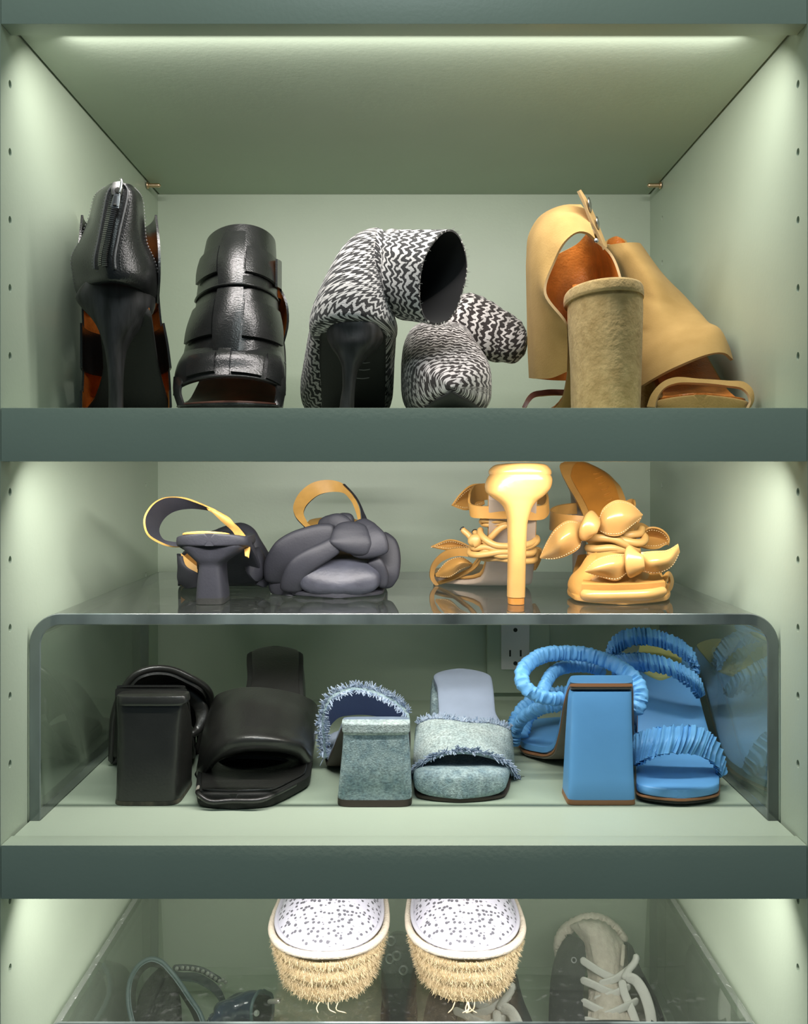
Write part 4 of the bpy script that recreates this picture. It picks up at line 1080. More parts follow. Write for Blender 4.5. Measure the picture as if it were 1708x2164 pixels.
leaf('bow_loop', k, [(1310,600,.108),(1190,608,.105),(1105,638,.105),(1038,708,.107)], [(1310,660,.104),(1200,668,.096),(1120,690,.098),(1038,712,.107)], [(1312,715,.108),(1245,770,.104),(1140,750,.105),(1040,716,.107)], MUST_S, r, nu=32, nv=14)
puff('bow_knot', k.ps([(1345,582,.112),(1350,620,.101),(1355,680,.099),(1362,728,.108)]), [.0080,.0084,.0084,.0080], .0035, MUST_S, r, steps=28, p=4)
leaf('bow_loop', k, [(1395,470,.175),(1440,432,.17),(1510,436,.17),(1576,510,.172),(1572,540,.172)], [(1400,490,.18),(1450,490,.188),(1510,500,.188),(1555,520,.18),(1570,541,.172)], [(1390,560,.175),(1440,572,.17),(1510,566,.17),(1550,545,.171),(1566,543,.172)], MUST, r, nu=30, nv=14)
for P in ([(1040,508,.16),(1120,500,.152),(1220,508,.15),(1300,545,.152),(1385,585,.16)],
          [(1035,560,.163),(1110,570,.155),(1200,565,.152),(1280,575,.154),(1390,570,.16)],
          [(1050,590,.163),(1130,592,.156),(1230,580,.153),(1330,575,.156)],
          [(1240,500,.155),(1320,525,.152),(1400,528,.155),(1418,500,.162),(1395,470,.168)],
          [(1270,490,.16),(1330,480,.158),(1385,470,.162),(1400,430,.17)]):
    tube('lace', k.ps(P), .0038, LACE, r, n=10, steps=36)

# ================================================================== black padded mules under the stand
B3 = SHELF_Z[2]
NAPPA = mat('soft_black_leather', (0.021, 0.021, 0.019), rough=0.34, spec=0.65, coat=0.10, bump=0.18, bscale=420, var=0.2, vscale=30)
k = K(210, 1350, 3.558, B3)
r = thing('padded_mule', 'black leather mule, its square block heel outwards, standing left of the padded toe', 'shoe', np.append(k.ps([(400, 1200, .15)])[0][:2], k.base), 'pair of black padded mules')
r['label'] = 'black leather mule with scuffed square block heel turned outwards, under the clear stand'
hsec('block_heel', k, [(498,118,612,.083,.1),(520,116,614,.082,.106),(620,114,609,.082,.122),(720,112,604,.082,.134),(1000,103,597,.0815,.141),(1230,95,592,.081,.141),(1300,92,590,.081,.141)], NAPPA, r, p=6, n=40, floor=True)
hsec('heel_tip', k, [(1225,94,593,.0806,.1413),(1300,90,594,.0804,.1415)], mat('scuffed_tip', (0.03, 0.028, 0.022), rough=0.6, col2=(0.13, 0.115, 0.08), vscale=140, stretch=(1, 1, .4)), r, p=6, n=40, steps=4)
hsec('heel_rim', k, [(424,130,620,.083,.100),(436,116,642,.0805,.102),(485,112,650,.0795,.102),(505,116,640,.0805,.100)], NAPPA, r, p=5, n=40, floor=False)
st = [(.1,118,660,.097,.087),(.12,118,680,.080,.070),(.145,112,700,.050,.040),(.17,105,718,.024,.014),(.2,112,725,.014,.002),(.245,215,725,.013,0),(.28,285,720,.013,0),(.30,335,650,.013,0)]
sole('sole', k, st, BLK_MATTE, r, r0=.0, r1=.02, p=6)
sole('insole', k, [(a,b+14,c-12,d+.002,d-.001) for a,b,c,d,e in st], NAPPA, r, r0=.0, r1=.02)
vr = [[(92,940,.185),(96,760,.178),(112,560,.17),(165,410,.165),(280,262,.165),(400,224,.17),(530,228,.175),(680,290,.180),(790,356,.19),(835,420,.2),(835,520,.212),(800,700,.222),(720,985,.222)],
      [(132,950,.215),(132,780,.212),(145,600,.21),(200,450,.21),(300,330,.215),(410,290,.22),(540,295,.225),(680,360,.23),(780,450,.236),(812,540,.24),(805,660,.24),(770,830,.237),(722,985,.233)],
      [(222,960,.25),(222,860,.25),(232,740,.25),(262,640,.252),(320,560,.256),(420,520,.26),(540,525,.262),(660,570,.262),(735,640,.262),(770,720,.262),(775,800,.26),(755,880,.258),(720,975,.255)]]
surf('padded_vamp', [k.ps(q) for q in vr], .006, (NAPPA, NAPPA), r, nu=54, nv=20)
puff('edge_roll', k.ps(vr[0]), .0032, .0032, NAPPA, r, steps=60, n=12)
puff('inner_roll', k.ps([(490,388,.20),(570,372,.2),(660,410,.202),(735,475,.204),(772,545,.204),(772,620,.2),(735,690,.195),(680,722,.188)]), [.006,.006,.0065,.007,.007,.005,.003], .004, NAPPA, r, steps=50)

r = thing('padded_mule', 'black padded leather mule facing outwards with a broad puffy strap and square toe', 'shoe', np.append(k.ps([(1150, 1200, .15)])[0][:2], k.base), 'pair of black padded mules')
vr = [[(850,475,.198),(880,425,.192),(1000,378,.192),(1150,362,.187),(1320,376,.192),(1500,414,.202),(1605,465,.217),(1642,505,.235)],
      [(790,650,.178),(846,560,.168),(980,490,.152),(1150,470,.146),(1330,490,.15),(1510,535,.166),(1612,600,.19),(1642,650,.222)],
      [(745,890,.165),(786,800,.142),(925,690,.121),(1120,648,.111),(1320,665,.114),(1500,712,.13),(1595,800,.156),(1608,880,.195)],
      [(728,1040,.155),(765,950,.128),(890,822,.103),(1095,765,.092),(1320,772,.095),(1500,805,.111),(1578,892,.141),(1598,985,.185)],
      [(738,1100,.152),(782,1010,.125),(900,880,.104),(1100,822,.094),(1310,822,.097),(1470,848,.112),(1552,930,.142),(1582,1035,.182)],
      [(765,1100,.172),(815,1020,.142),(920,905,.118),(1105,850,.108),(1300,850,.11),(1445,872,.124),(1520,945,.15),(1545,1030,.185)]]
surf('padded_vamp', [k.ps(q) for q in vr], .0055, (NAPPA, NAPPA), r, nu=50, nv=44)
surf('toe_lining', [k.ps([(800,1060,.15),(850,960,.15),(1000,885,.145),(1200,880,.145),(1400,900,.15),(1530,990,.16)]), k.ps([(850,1050,.21),(900,960,.21),(1000,900,.21),(1200,880,.21),(1400,900,.21),(1500,980,.21)])], .003, (BLK_MATTE, BLK_MATTE), r, nu=24, nv=6)
st = [(.0715,765,1255,.0135,.0008),(.08,742,1325,.0135,0),(.1,728,1455,.0130,0),(.13,735,1585,.0125,0),(.155,760,1600,.015,.003),(.175,840,1600,.028,.016),(.195,1060,1560,.047,.037),(.225,1105,1535,.071,.063),(.262,1108,1535,.088,.080),(.285,1108,1535,.0955,.086)]
sole('sole', k, st, BLK_MATTE, r, r0=.008, r1=.012, p=6)
sole('insole', k, [(a+(.004 if a < .075 else 0),b+38,c-34,d+.002,d-.001) for a,b,c,d,e in st], NAPPA, r, r0=.006, r1=.012, p=4)
tube('welt', k.ps([(760,1085,.125),(748,1130,.095),(760,1180,.0735),(800,1212,.071),(1000,1218,.0708),(1230,1208,.0712),(1330,1165,.082),(1440,1110,.1),(1550,1050,.13)]), .0022, NAPPA, r, n=8, steps=50)
puff('worn_corner', k.ps([(746,1110,.098),(742,1160,.078),(764,1200,.0710)]), .0016, .0016, mat('worn_patch', (0.28, 0.26, 0.22), rough=0.8), r, steps=16)
tube('heel_pad_seam', k.ps([(1200,260,.252),(1210,170,.268),(1260,128,.274),(1340,118,.2755),(1410,130,.274),(1450,180,.266),(1455,260,.252)]), .0012, NAPPA, r, n=6, steps=36)
for i, y in enumerate((205, 235, 262, 295, 318)):
    Y = .268-.006*i
    tube('stamped_line', k.ps([(1292,y,Y-.003),(1332,y-3+2*(i % 2),Y-.003)]), .0008, STITCH, r, n=5)
hsec('block_heel', k, [(.084,1120,1520,.276,.283),(.070,1115,1522,.248,.283),(.05,1110,1525,.238,.283),(0,1100,1530,.236,.283)], NAPPA, r, p=5, hmode=True)

# ================================================================== frayed denim mules
def denim_mat(name, c1, c2, sc):
    m = mat(name, c1, rough=0.9, spec=0.15, col2=c2, vscale=sc, bump=0.5, bscale=900, stretch=(1, 1, 1))
    nt = m.node_tree; b = nt.nodes['Principled BSDF']
    # crossing threads of the weave
    tc = nt.nodes.new('ShaderNodeTexCoord')
    mx = nt.nodes.new('ShaderNodeMix'); mx.data_type = 'RGBA'; mx.blend_type = 'MULTIPLY'
    n = nt.nodes.new('ShaderNodeTexNoise'); n.inputs['Scale'].default_value = 1.0; n.inputs['Detail'].default_value = 2
    mp = nt.nodes.new('ShaderNodeMapping'); mp.inputs['Scale'].default_value = (480, 480, 820)
    nt.links.new(tc.outputs['Object'], mp.inputs[0]); nt.links.new(mp.outputs[0], n.inputs['Vector'])
    cp = nt.nodes.new('ShaderNodeMapRange'); cp.inputs[1].default_value = 0.3; cp.inputs[2].default_value = 0.7; cp.inputs[3].default_value = 0.62; cp.inputs[4].default_value = 1.3
    nt.links.new(n.outputs['Fac'], cp.inputs[0])
    src = b.inputs['Base Color'].links[0].from_socket
    mx.inputs[0].default_value = 1.0
    nt.links.new(src, mx.inputs[6]); nt.links.new(cp.outputs[0], mx.inputs[7])
    nt.links.new(mx.outputs[2], b.inputs['Base Color'])
    return m
DENIM = denim_mat('light_denim', (0.23, 0.325, 0.365), (0.40, 0.50, 0.51), 130)
DENIM_L = denim_mat('pale_denim', (0.36, 0.445, 0.45), (0.50, 0.57, 0.55), 60)
DENIM_IN = mat('dark_denim_lining', (0.10, 0.135, 0.24), rough=0.8, bump=0.2, bscale=800)
DENIM_SOLE = mat('blue_insole_cloth', (0.34, 0.40, 0.52), rough=0.7, var=0.08, vscale=30)
FRAY = mat('frayed_denim_thread', (0.22, 0.30, 0.43), rough=0.9, col2=(0.55, 0.62, 0.72), vscale=420)
BRTIP = mat('dark_brown_tip', (0.055, 0.040, 0.030), rough=0.6)
k = K(660, 1400, 3.796, B3)
r = thing('denim_mule', 'frayed light denim mule with its flared block heel turned outwards', 'shoe', np.append(k.ps([(500, 1000, .15)])[0][:2], k.base), 'pair of frayed denim mules')
hsec('block_heel', k, [(575,246,772,.0795,.105),(640,241,776,.079,.115),(740,233,783,.079,.124),(900,217,792,.0785,.129),(1108,197,802,.078,.131)], DENIM, r, p=7, n=40, floor=False)
hsec('heel_tip', k, [(1106,196,803,.0777,.1313),(1180,195,803,.0775,.1313)], BRTIP, r, p=7, n=40, steps=4)
hsec('heel_rim', k, [(480,238,775,.081,.094),(490,234,784,.0785,.096),(505,232,786,.0775,.097),(560,236,784,.0775,.097),(584,250,770,.079,.096)], DENIM_L, r, p=5.5, n=40, floor=False)
st = [(.09,240,785,.074,.063),(.12,205,790,.055,.045),(.15,140,785,.027,.018),(.175,110,780,.013,.003),(.21,105,778,.012,.001),(.25,130,770,.012,.001),(.28,190,720,.012,.001)]
sole('outsole', k, [(a,b,c,e+.005,e) for a,b,c,d,e in st], BRTIP, r, r0=.0, r1=.03)
sole('insole', k, [(a,b+8,c-8,d,e+.005) for a,b,c,d,e in st], DENIM_SOLE, r, r0=.0, r1=.03)
vr = [[(95,770,.172),(82,600,.165),(82,400,.16),(150,268,.16),(285,205,.163),(425,205,.167),(560,250,.169),(695,325,.168),(770,400,.165),(785,560,.162),(782,740,.162)],
      [(112,775,.205),(100,640,.205),(125,500,.205),(200,425,.207),(320,400,.21),(450,400,.213),(580,425,.213),(695,460,.213),(760,500,.212),(778,600,.208),(775,735,.204)]]
_, DS = surf('vamp', [k.ps(q) for q in vr], .003, (DENIM, DENIM_IN), r, nu=50, nv=14)
P = DS.G[0]; Nn = DS.N[0]; D = DS.G[0]-DS.G[1]; D /= np.linalg.norm(D, axis=1, keepdims=True)
P, Nn, D = P[:40], Nn[:40], D[:40]
fringe('frayed_edge', P, Nn, D, 300, .0075, .00105, FRAY, r, spread=.9)
fringe('frayed_edge', P-Nn*.003, -Nn, D*.4-Nn*.6, 170, .0060, .00100, FRAY, r, spread=.9)

r = thing('denim_mule', 'frayed light denim mule facing outwards, its pale blue insole standing up behind', 'shoe', np.append(k.ps([(1200, 1000, .15)])[0][:2], k.base), 'pair of frayed denim mules')
vr = [[(822,570,.19),(842,495,.180),(950,450,.172),(1100,455,.167),(1250,478,.167),(1450,488,.171),(1580,532,.172),(1610,610,.178)],
      [(812,750,.175),(830,655,.158),(950,590,.146),(1100,575,.138),(1280,585,.138),(1450,610,.146),(1588,680,.155),(1622,770,.168)],
      [(806,935,.158),(838,848,.136),(960,762,.119),(1107,716,.111),(1280,716,.111),(1440,752,.119),(1570,820,.136),(1632,925,.155)]]
_, DS = surf('vamp', [k.ps(q) for q in vr], .003, (DENIM_L, DENIM_IN), r, nu=50, nv=24)
for i0, i1, cnt, L in ((0, 1, 250, .0058), (-1, -2, 430, .0088)):
    P = DS.G[i0]; Nn = DS.N[i0]; D = DS.G[i0]-DS.G[i1]; D /= np.linalg.norm(D, axis=1, keepdims=True)
    if i0 == 0: P, Nn, D = P[7:45], Nn[7:45], D[7:45]
    fringe('frayed_edge', P, Nn, D, cnt, L, .00105, FRAY, r, spread=.9)
st = [(.086,850,1515,.022,.004),(.094,825,1550,.0265,.0025),(.11,812,1570,.0245,.002),(.135,815,1590,.0205,.002),(.155,820,1600,.0215,.004),(.18,890,1560,.037,.026),(.205,1015,1470,.050,.040),(.235,1005,1455,.064,.054),(.26,975,1440,.070,.060),(.282,952,1420,.0735,.063)]
sole('toe_cushion', k, st[:5], DENIM, r, r0=.012, r1=.0, p=3.2)
sole('insole', k, st[4:], DENIM_SOLE, r, r0=.0, r1=.02, p=6)
sole('outsole', k, [(.0875,860,1500,.0048,.0006),(.1,830,1550,.0040,.0002),(.13,815,1590,.0038,.0002),(.16,830,1590,.0060,.002),(.2,900,1530,.034,.030)], BRTIP, r, r0=.014, r1=.0)
hsec('block_heel', k, [(.062,965,1420,.268,.281),(.05,955,1435,.240,.281),(.03,950,1440,.236,.281),(0,945,1445,.236,.281)], DENIM, r, p=6, hmode=True)

# ================================================================== blue ruched sandals
BLUE = mat('sky_blue_leather', (0.135, 0.38, 0.73), rough=0.42, spec=0.45, bump=0.10, bscale=160, var=0.05, vscale=20)
BLUE_R = mat('blue_ruched_leather', (0.14, 0.39, 0.72), rough=0.5, spec=0.4, bump=0.2, bscale=300, var=0.08, vscale=60)
LIME = mat('lime_insole_pad', (0.52, 0.53, 0.20), rough=0.55, var=0.06, vscale=30)
RUST = mat('rust_sole_edge', (0.34, 0.155, 0.07), rough=0.5)
TAUPE = mat('taupe_outsole', (0.20, 0.17, 0.14), rough=0.55, var=0.12, vscale=40)
k = K(1070, 1310, 2.895, B3)
r = thing('ruched_sandal', 'sky blue sandal with ruched straps, its tall flared block heel turned outwards', 'sandal', np.append(k.ps([(560, 1000, .15)])[0][:2], k.base), 'pair of blue ruched sandals')
hsec('block_heel', k, [(442,404,772,.0845,.1),(500,403,774,.0842,.106),(600,402,776,.084,.112),(700,398,780,.0837,.114),(900,389,786,.083,.115),(1106,381,796,.082,.116)], BLUE, r, p=9, n=44, floor=False)
hsec('heel_tip', k, [(1104,380,797,.0817,.1163),(1160,377,799,.0815,.1163)], RUST, r, p=9, n=44, steps=4)
st = [(.085,392,772,.111,.099),(.100,380,775,.105,.0925),(.12,350,778,.085,.072),(.145,325,780,.055,.042),(.17,290,778,.029,.016),(.19,215,770,.018,.005),(.215,95,740,.016,.002),(.25,60,700,.016,.001),(.285,70,640,.016,.001),(.30,110,580,.016,.001)]
sole('outsole', k, [(a,b+4,c-3,e+.0028,e) for a,b,c,d,e in st], TAUPE, r, r0=.0, r1=.02, p=7)
sole('sole_edge', k, [(a-.0012,b-2,c+2,e+.0052,e+.0024) for a,b,c,d,e in st], RUST, r, r0=.0, r1=.02, p=7)
sole('insole', k, [(a,b,c,d,e+.005) for a,b,c,d,e in st], BLUE, r, r0=.0, r1=.02, p=7)
R1 = dict(steps=150, n=18, ruch=(.0048, .22), p=2.6)
puff('ankle_strap', k.ps([(352,480,.128),(270,482,.118),(170,452,.115),(108,400,.118),(95,335,.128),(140,265,.145),(230,216,.16),(350,203,.172),(480,210,.172),(600,245,.165),(700,295,.152),(775,350,.142),(822,430,.134),(818,510,.130),(785,580,.128)]), [.0058,.0062,.0066,.007,.0072,.0072,.007,.0062], .0046, BLUE_R, r, **R1)
puff('middle_strap', k.ps([(345,520,.135),(255,528,.142),(160,560,.168),(95,610,.188),(62,680,.205),(56,770,.212)]), [.0062,.0060,.0058,.0052,.0045], .0042, BLUE_R, r, **R1)
puff('cross_strap', k.ps([(215,450,.125),(240,395,.14),(285,325,.165),(400,285,.195),(520,290,.2),(610,330,.195)]), [.0055,.0055,.0055,.006,.006,.006], .004, BLUE_R, r, **R1)
puff('toe_strap', k.ps([(62,700,.215),(125,560,.24),(300,480,.255),(500,500,.262),(700,620,.24),(740,760,.21)]), .012, .004, BLUE_R, r, **R1)

r = thing('ruched_sandal', 'sky blue sandal facing outwards with three ruched straps and a lime insole pad', 'sandal', np.append(k.ps([(1050, 1000, .15)])[0][:2], k.base), 'pair of blue ruched sandals')
st = [(.0775,850,1290,.0150,.004),(.09,805,1302,.0165,.0035),(.12,795,1305,.0165,.003),(.145,795,1298,.0185,.005),(.165,800,1270,.028,.014),(.19,805,1210,.052,.038),(.22,800,1150,.082,.068),(.245,795,1110,.1,.086),(.262,800,1070,.1075,.094)]
sole('outsole', k, [(a,b+4,c-4,e+.0018,e-.0012) for a,b,c,d,e in st], BLK_MATTE, r, r0=.016, r1=.02, p=6)
sole('sole_edge', k, [(a-.0006,b-3,c+3,e+.0036,e+.0014) for a,b,c,d,e in st], RUST, r, r0=.016, r1=.02, p=6)
sole('insole', k, [(a,b,c,d,e+.0034) for a,b,c,d,e in st], BLUE, r, r0=.016, r1=.02, p=6)
sole('heel_pad', k, [(a,b,c,h,h-.003) for a,b,c,h in ((.214,880,1010,.0793),(.222,830,1062,.0865),(.235,812,1075,.0962),(.25,815,1068,.1045),(.258,830,1040,.1085))], LIME, r, r0=.008, r1=.008, p=5)
def ruffle(per, amp):
    ph = nrs.rand(6)*6.28
    def f(U, W):
        a = 2*np.pi*U/per
        wob = 1.6*np.sin(a*.23+ph[0]) + 1.0*np.sin(W*90+ph[1]+a*.11) + .7*np.sin(a*.47+ph[2]+W*60)
        return amp*(np.sin(a+wob) + .55*np.sin(1.9*a+ph[3]+1.5*wob))
    return f
surf('toe_strap', [k.ps([(786,712,.145),(800,695,.13),(900,662,.118),(1050,646,.114),(1180,652,.112),(1262,700,.114),(1322,800,.118),(1345,905,.122)]),
                   k.ps([(784,800,.132),(795,790,.118),(880,755,.102),(1020,735,.096),(1150,745,.096),(1240,790,.102),(1305,870,.110),(1340,940,.116)]),
                   k.ps([(788,888,.128),(800,880,.112),(860,846,.1),(960,820,.094),(1085,818,.095),(1205,840,.099),(1285,885,.106),(1316,965,.114)])], .0045, (BLUE_R, BLUE_R), r, nu=220, nv=18, disp=ruffle(.0062, .0012))
surf('middle_strap', [k.ps([(640,300,.215),(640,232,.205),(755,208,.185),(880,208,.168),(1000,238,.163),(1102,288,.163),(1182,350,.168),(1208,420,.175)]),
                      k.ps([(660,330,.21),(690,285,.2),(780,265,.178),(890,265,.16),(1005,295,.155),(1105,345,.156),(1180,400,.162),(1204,450,.17)]),
                      k.ps([(680,340,.212),(715,310,.2),(800,312,.182),(900,318,.165),(1010,347,.16),(1105,392,.16),(1165,445,.166),(1192,482,.174)])], .0045, (BLUE_R, BLUE_R), r, nu=220, nv=14, disp=ruffle(.0050, .0011))
surf('ankle_strap', [k.ps([(618,260,.23),(614,190,.222),(645,110,.214),(720,64,.21),(830,48,.208),(962,74,.21),(1080,128,.206),(1152,200,.2),(1172,310,.2)]),
                     k.ps([(628,262,.222),(640,210,.212),(680,150,.204),(745,112,.2),(845,100,.198),(962,124,.2),(1070,176,.197),(1142,240,.192),(1166,310,.194)]),
                     k.ps([(640,268,.226),(660,228,.217),(695,195,.209),(762,160,.205),(860,154,.203),(962,174,.205),(1062,224,.202),(1132,278,.197),(1158,315,.199)])], .0045, (BLUE_R, BLUE_R), r, nu=220, nv=14, disp=ruffle(.0050, .0011))
hsec('block_heel', k, [(.092,815,1065,.254,.261),(.078,810,1068,.240,.261),(.06,805,1072,.232,.261),(0,795,1080,.231,.261)], BLUE, r, p=7, hmode=True)

# ================================================================== bottom compartment
JUTE = mat('pale_jute', (0.40, 0.30, 0.155), rough=0.95, spec=0.1, col2=(0.52, 0.42, 0.255), vscale=110, bump=1.0, bscale=330, bdetail=5)
JHAIR = mat('frayed_jute_fibre', (0.46, 0.36, 0.20), rough=0.9, col2=(0.58, 0.49, 0.32), vscale=200)
WRIM = mat('cream_rope_rim', (0.42, 0.375, 0.30), rough=0.85, bump=0.8, bscale=700)
SILV = bpy.data.materials.new('silver_perforated_vamp'); SILV.use_nodes = True
def silver():
    nt = SILV.node_tree; b = nt.nodes['Principled BSDF']; L = nt.links.new
    b.inputs['Roughness'].default_value = 0.33; b.inputs['Metallic'].default_value = 0.15
    tc = nt.nodes.new('ShaderNodeTexCoord')
    vo = nt.nodes.new('ShaderNodeTexVoronoi'); vo.inputs['Scale'].default_value = 225; vo.inputs['Randomness'].default_value = 0.75
    n = nt.nodes.new('ShaderNodeTexNoise'); n.inputs['Scale'].default_value = 260
    L(tc.outputs['Object'], vo.inputs['Vector']); L(tc.outputs['Object'], n.inputs['Vector'])
    ad = nt.nodes.new('ShaderNodeMath'); ad.operation = 'MULTIPLY_ADD'; ad.inputs[1].default_value = 0.35
    L(n.outputs['Fac'], ad.inputs[0]); L(vo.outputs['Distance'], ad.inputs[2])
    mr = nt.nodes.new('ShaderNodeMapRange'); mr.inputs[1].default_value = 0.46; mr.inputs[2].default_value = 0.56
    L(ad.outputs[0], mr.inputs[0])
    mx = nt.nodes.new('ShaderNodeMix'); mx.data_type = 'RGBA'
    mx.inputs[6].default_value = (0.10, 0.10, 0.115, 1); mx.inputs[7].default_value = (0.40, 0.40, 0.455, 1)
    L(mr.outputs[0], mx.inputs[0]); L(mx.outputs[2], b.inputs['Base Color'])
    bp = nt.nodes.new('ShaderNodeBump'); bp.inputs['Strength'].default_value = 0.6; bp.inputs['Distance'].default_value = 0.001
    L(mr.outputs[0], bp.inputs['Height']); L(bp.outputs[0], b.inputs['Normal'])
silver()
SILV_E = mat('pale_silver_edge', (0.40, 0.40, 0.45), rough=0.4, metal=0.2)
TANLIN = mat('rust_leather_inside', (0.40, 0.17, 0.05), rough=0.6, var=0.3, vscale=80)

k = K(560, 1880, 2.945, ST2)
def espadrille(label, xo, dy, ajar):
    r = thing('espadrille', label, 'shoe', np.append(k.ps([(405+xo, 600, .17)])[0][:2], k.base), 'pair of straw espadrilles')
    # jute platform: level courses of rope, rounded at the toe
    def plan(Y0, inset, n=60):
        """outline of the sole in plan, front at Y0"""
        t = np.linspace(0, 2*np.pi, n, endpoint=False)
        xl = k.x(58+xo, .17)+inset; xr = k.x(752+xo, .17)-inset
        cx, hw = (xl+xr)/2, (xr-xl)/2
        out = []
        for a in t:
            c, s = math.cos(a), math.sin(a)
            if s < 0: y = Y0+inset+.062*(1+np.sign(s)*abs(s)**(2/2.3)) ; x = cx+hw*np.sign(c)*abs(c)**(2/2.3)
            else: y = Y0+.062+(.150-inset)*abs(s)**(2/2.6); x = cx+hw*(np.sign(c)*abs(c)**(2/2.4))*(1-.16*s)
            out.append((x, y))
        return np.array(out)
    Y0 = .1045
    H0 = .046
    R = []
    for i in range(40):
        h = .0004+(H0-.0004)*i/39
        f = h/H0
        ins = .010*(1-f)**1.4 + .0018*(1-abs(math.sin(math.pi*3*f))) - .0004
        pl = plan(Y0, max(ins, -.001))
        R.append(np.column_stack([pl, np.full(len(pl), k.base+h)]))
    body = rings('jute_sole', R, JUTE, r)
    parts = []
    for _ in range(2600):
        i = rnd.randrange(2, 39); a = rnd.uniform(math.pi*.93, math.pi*2.07); j = int(a/(2*np.pi)*60) % 60; fj = rnd.random(); fi = rnd.random()
        p = (R[i][j]*(1-fj)+R[i][(j+1) % 60]*fj)*(1-fi)+(R[i-1][j]*(1-fj)+R[i-1][(j+1) % 60]*fj)*fi; cxy = R[i].mean(axis=0)
        d = p-cxy; d[2] = 0; d[1] = (p[1]-(Y0+.062))*1.0; d /= np.linalg.norm(d)+1e-9
        d = d+np.array([rnd.uniform(-.7, .7), rnd.uniform(-.3, .3), rnd.uniform(-.8, .6)])
        parts.append(hair(p, d, rnd.uniform(.0015, .0048), .00022, droop=.0008))
    merge('jute_fibres', parts, JHAIR, r, kind='stuff')
    for n_ in range(6 if ajar else 3):
        x = (405+xo)+rnd.uniform(-120, 160)
        p = k.ps([(x, 680, Y0-.001)])[0]; p[2] = k.base+.008
        tube('loose_strand', np.array([p, p+[rnd.uniform(-.004, .004), -.003, -.0045], p+[rnd.uniform(-.008, .008), -.005, -.0072]]), .0005, JHAIR, r, n=5, steps=10)
    # stitched rim
    rim = []
    pl = plan(Y0, -.0006)
    rim = np.column_stack([pl, np.full(len(pl), k.base+H0+.0022)])
    puff('rope_rim', rim, .0034, .0030, WRIM, r, face=(0, 0, 1), steps=150, closed=True, ruch=(.0040, .06), n=12)
    # vamp: low dome over the toe
    R = []
    for f, h in ((0.0, .0490), (.05, .0535), (.12, .0575), (.22, .0615), (.36, .0655), (.52, .0690), (.70, .0715), (.86, .0730), (.97, .0735)):
        pl = plan(Y0, .003)
        c = np.array([pl[:, 0].mean(), Y0+.105])
        q = c+(pl-c)*(1-f)
        slope = (q[:, 1]-Y0)*.13
        R.append(np.column_stack([q, k.base+h+slope*(.25+.75*min(1, f*2))-0.0]))
    rings('vamp', R, SILV, r, cap=(True, True))
    q = plan(Y0, .0035); q = np.column_stack([q, np.full(len(q), k.base+.0515)]); q[:, 2] += (q[:, 1]-Y0)*.13*.25
    puff('vamp_edge', q, .0022, .0016, SILV_E, r, face=(0, 0, 1), steps=110, closed=True, n=10)
    # foot opening with its inside showing
    ox = k.x(405+xo+(40 if ajar else -10), .19); oy = .222 if not ajar else .192
    out = []
    for s_, hh in ((1.0, .0), (.93, .003), (.8, .0015), (.3, .001)):
        out.append([(ox+.030*s_*math.cos(a)*(1+.10*math.sin(3*a)), oy+.030*s_*math.sin(a), k.base+.0772+(oy+.030*s_*math.sin(a)-.165)*.16+hh) for a in np.linspace(0, 2*np.pi, 40, endpoint=False)])
    rings('foot_opening', out, TANLIN, r)
    return r
espadrille('straw espadrille with silver vamp, standing on the low stand nearest the navy slides', 0, 0, False)
espadrille('straw espadrille with silver vamp and frayed strands, standing nearest the laced sneakers', 838, 0, True)

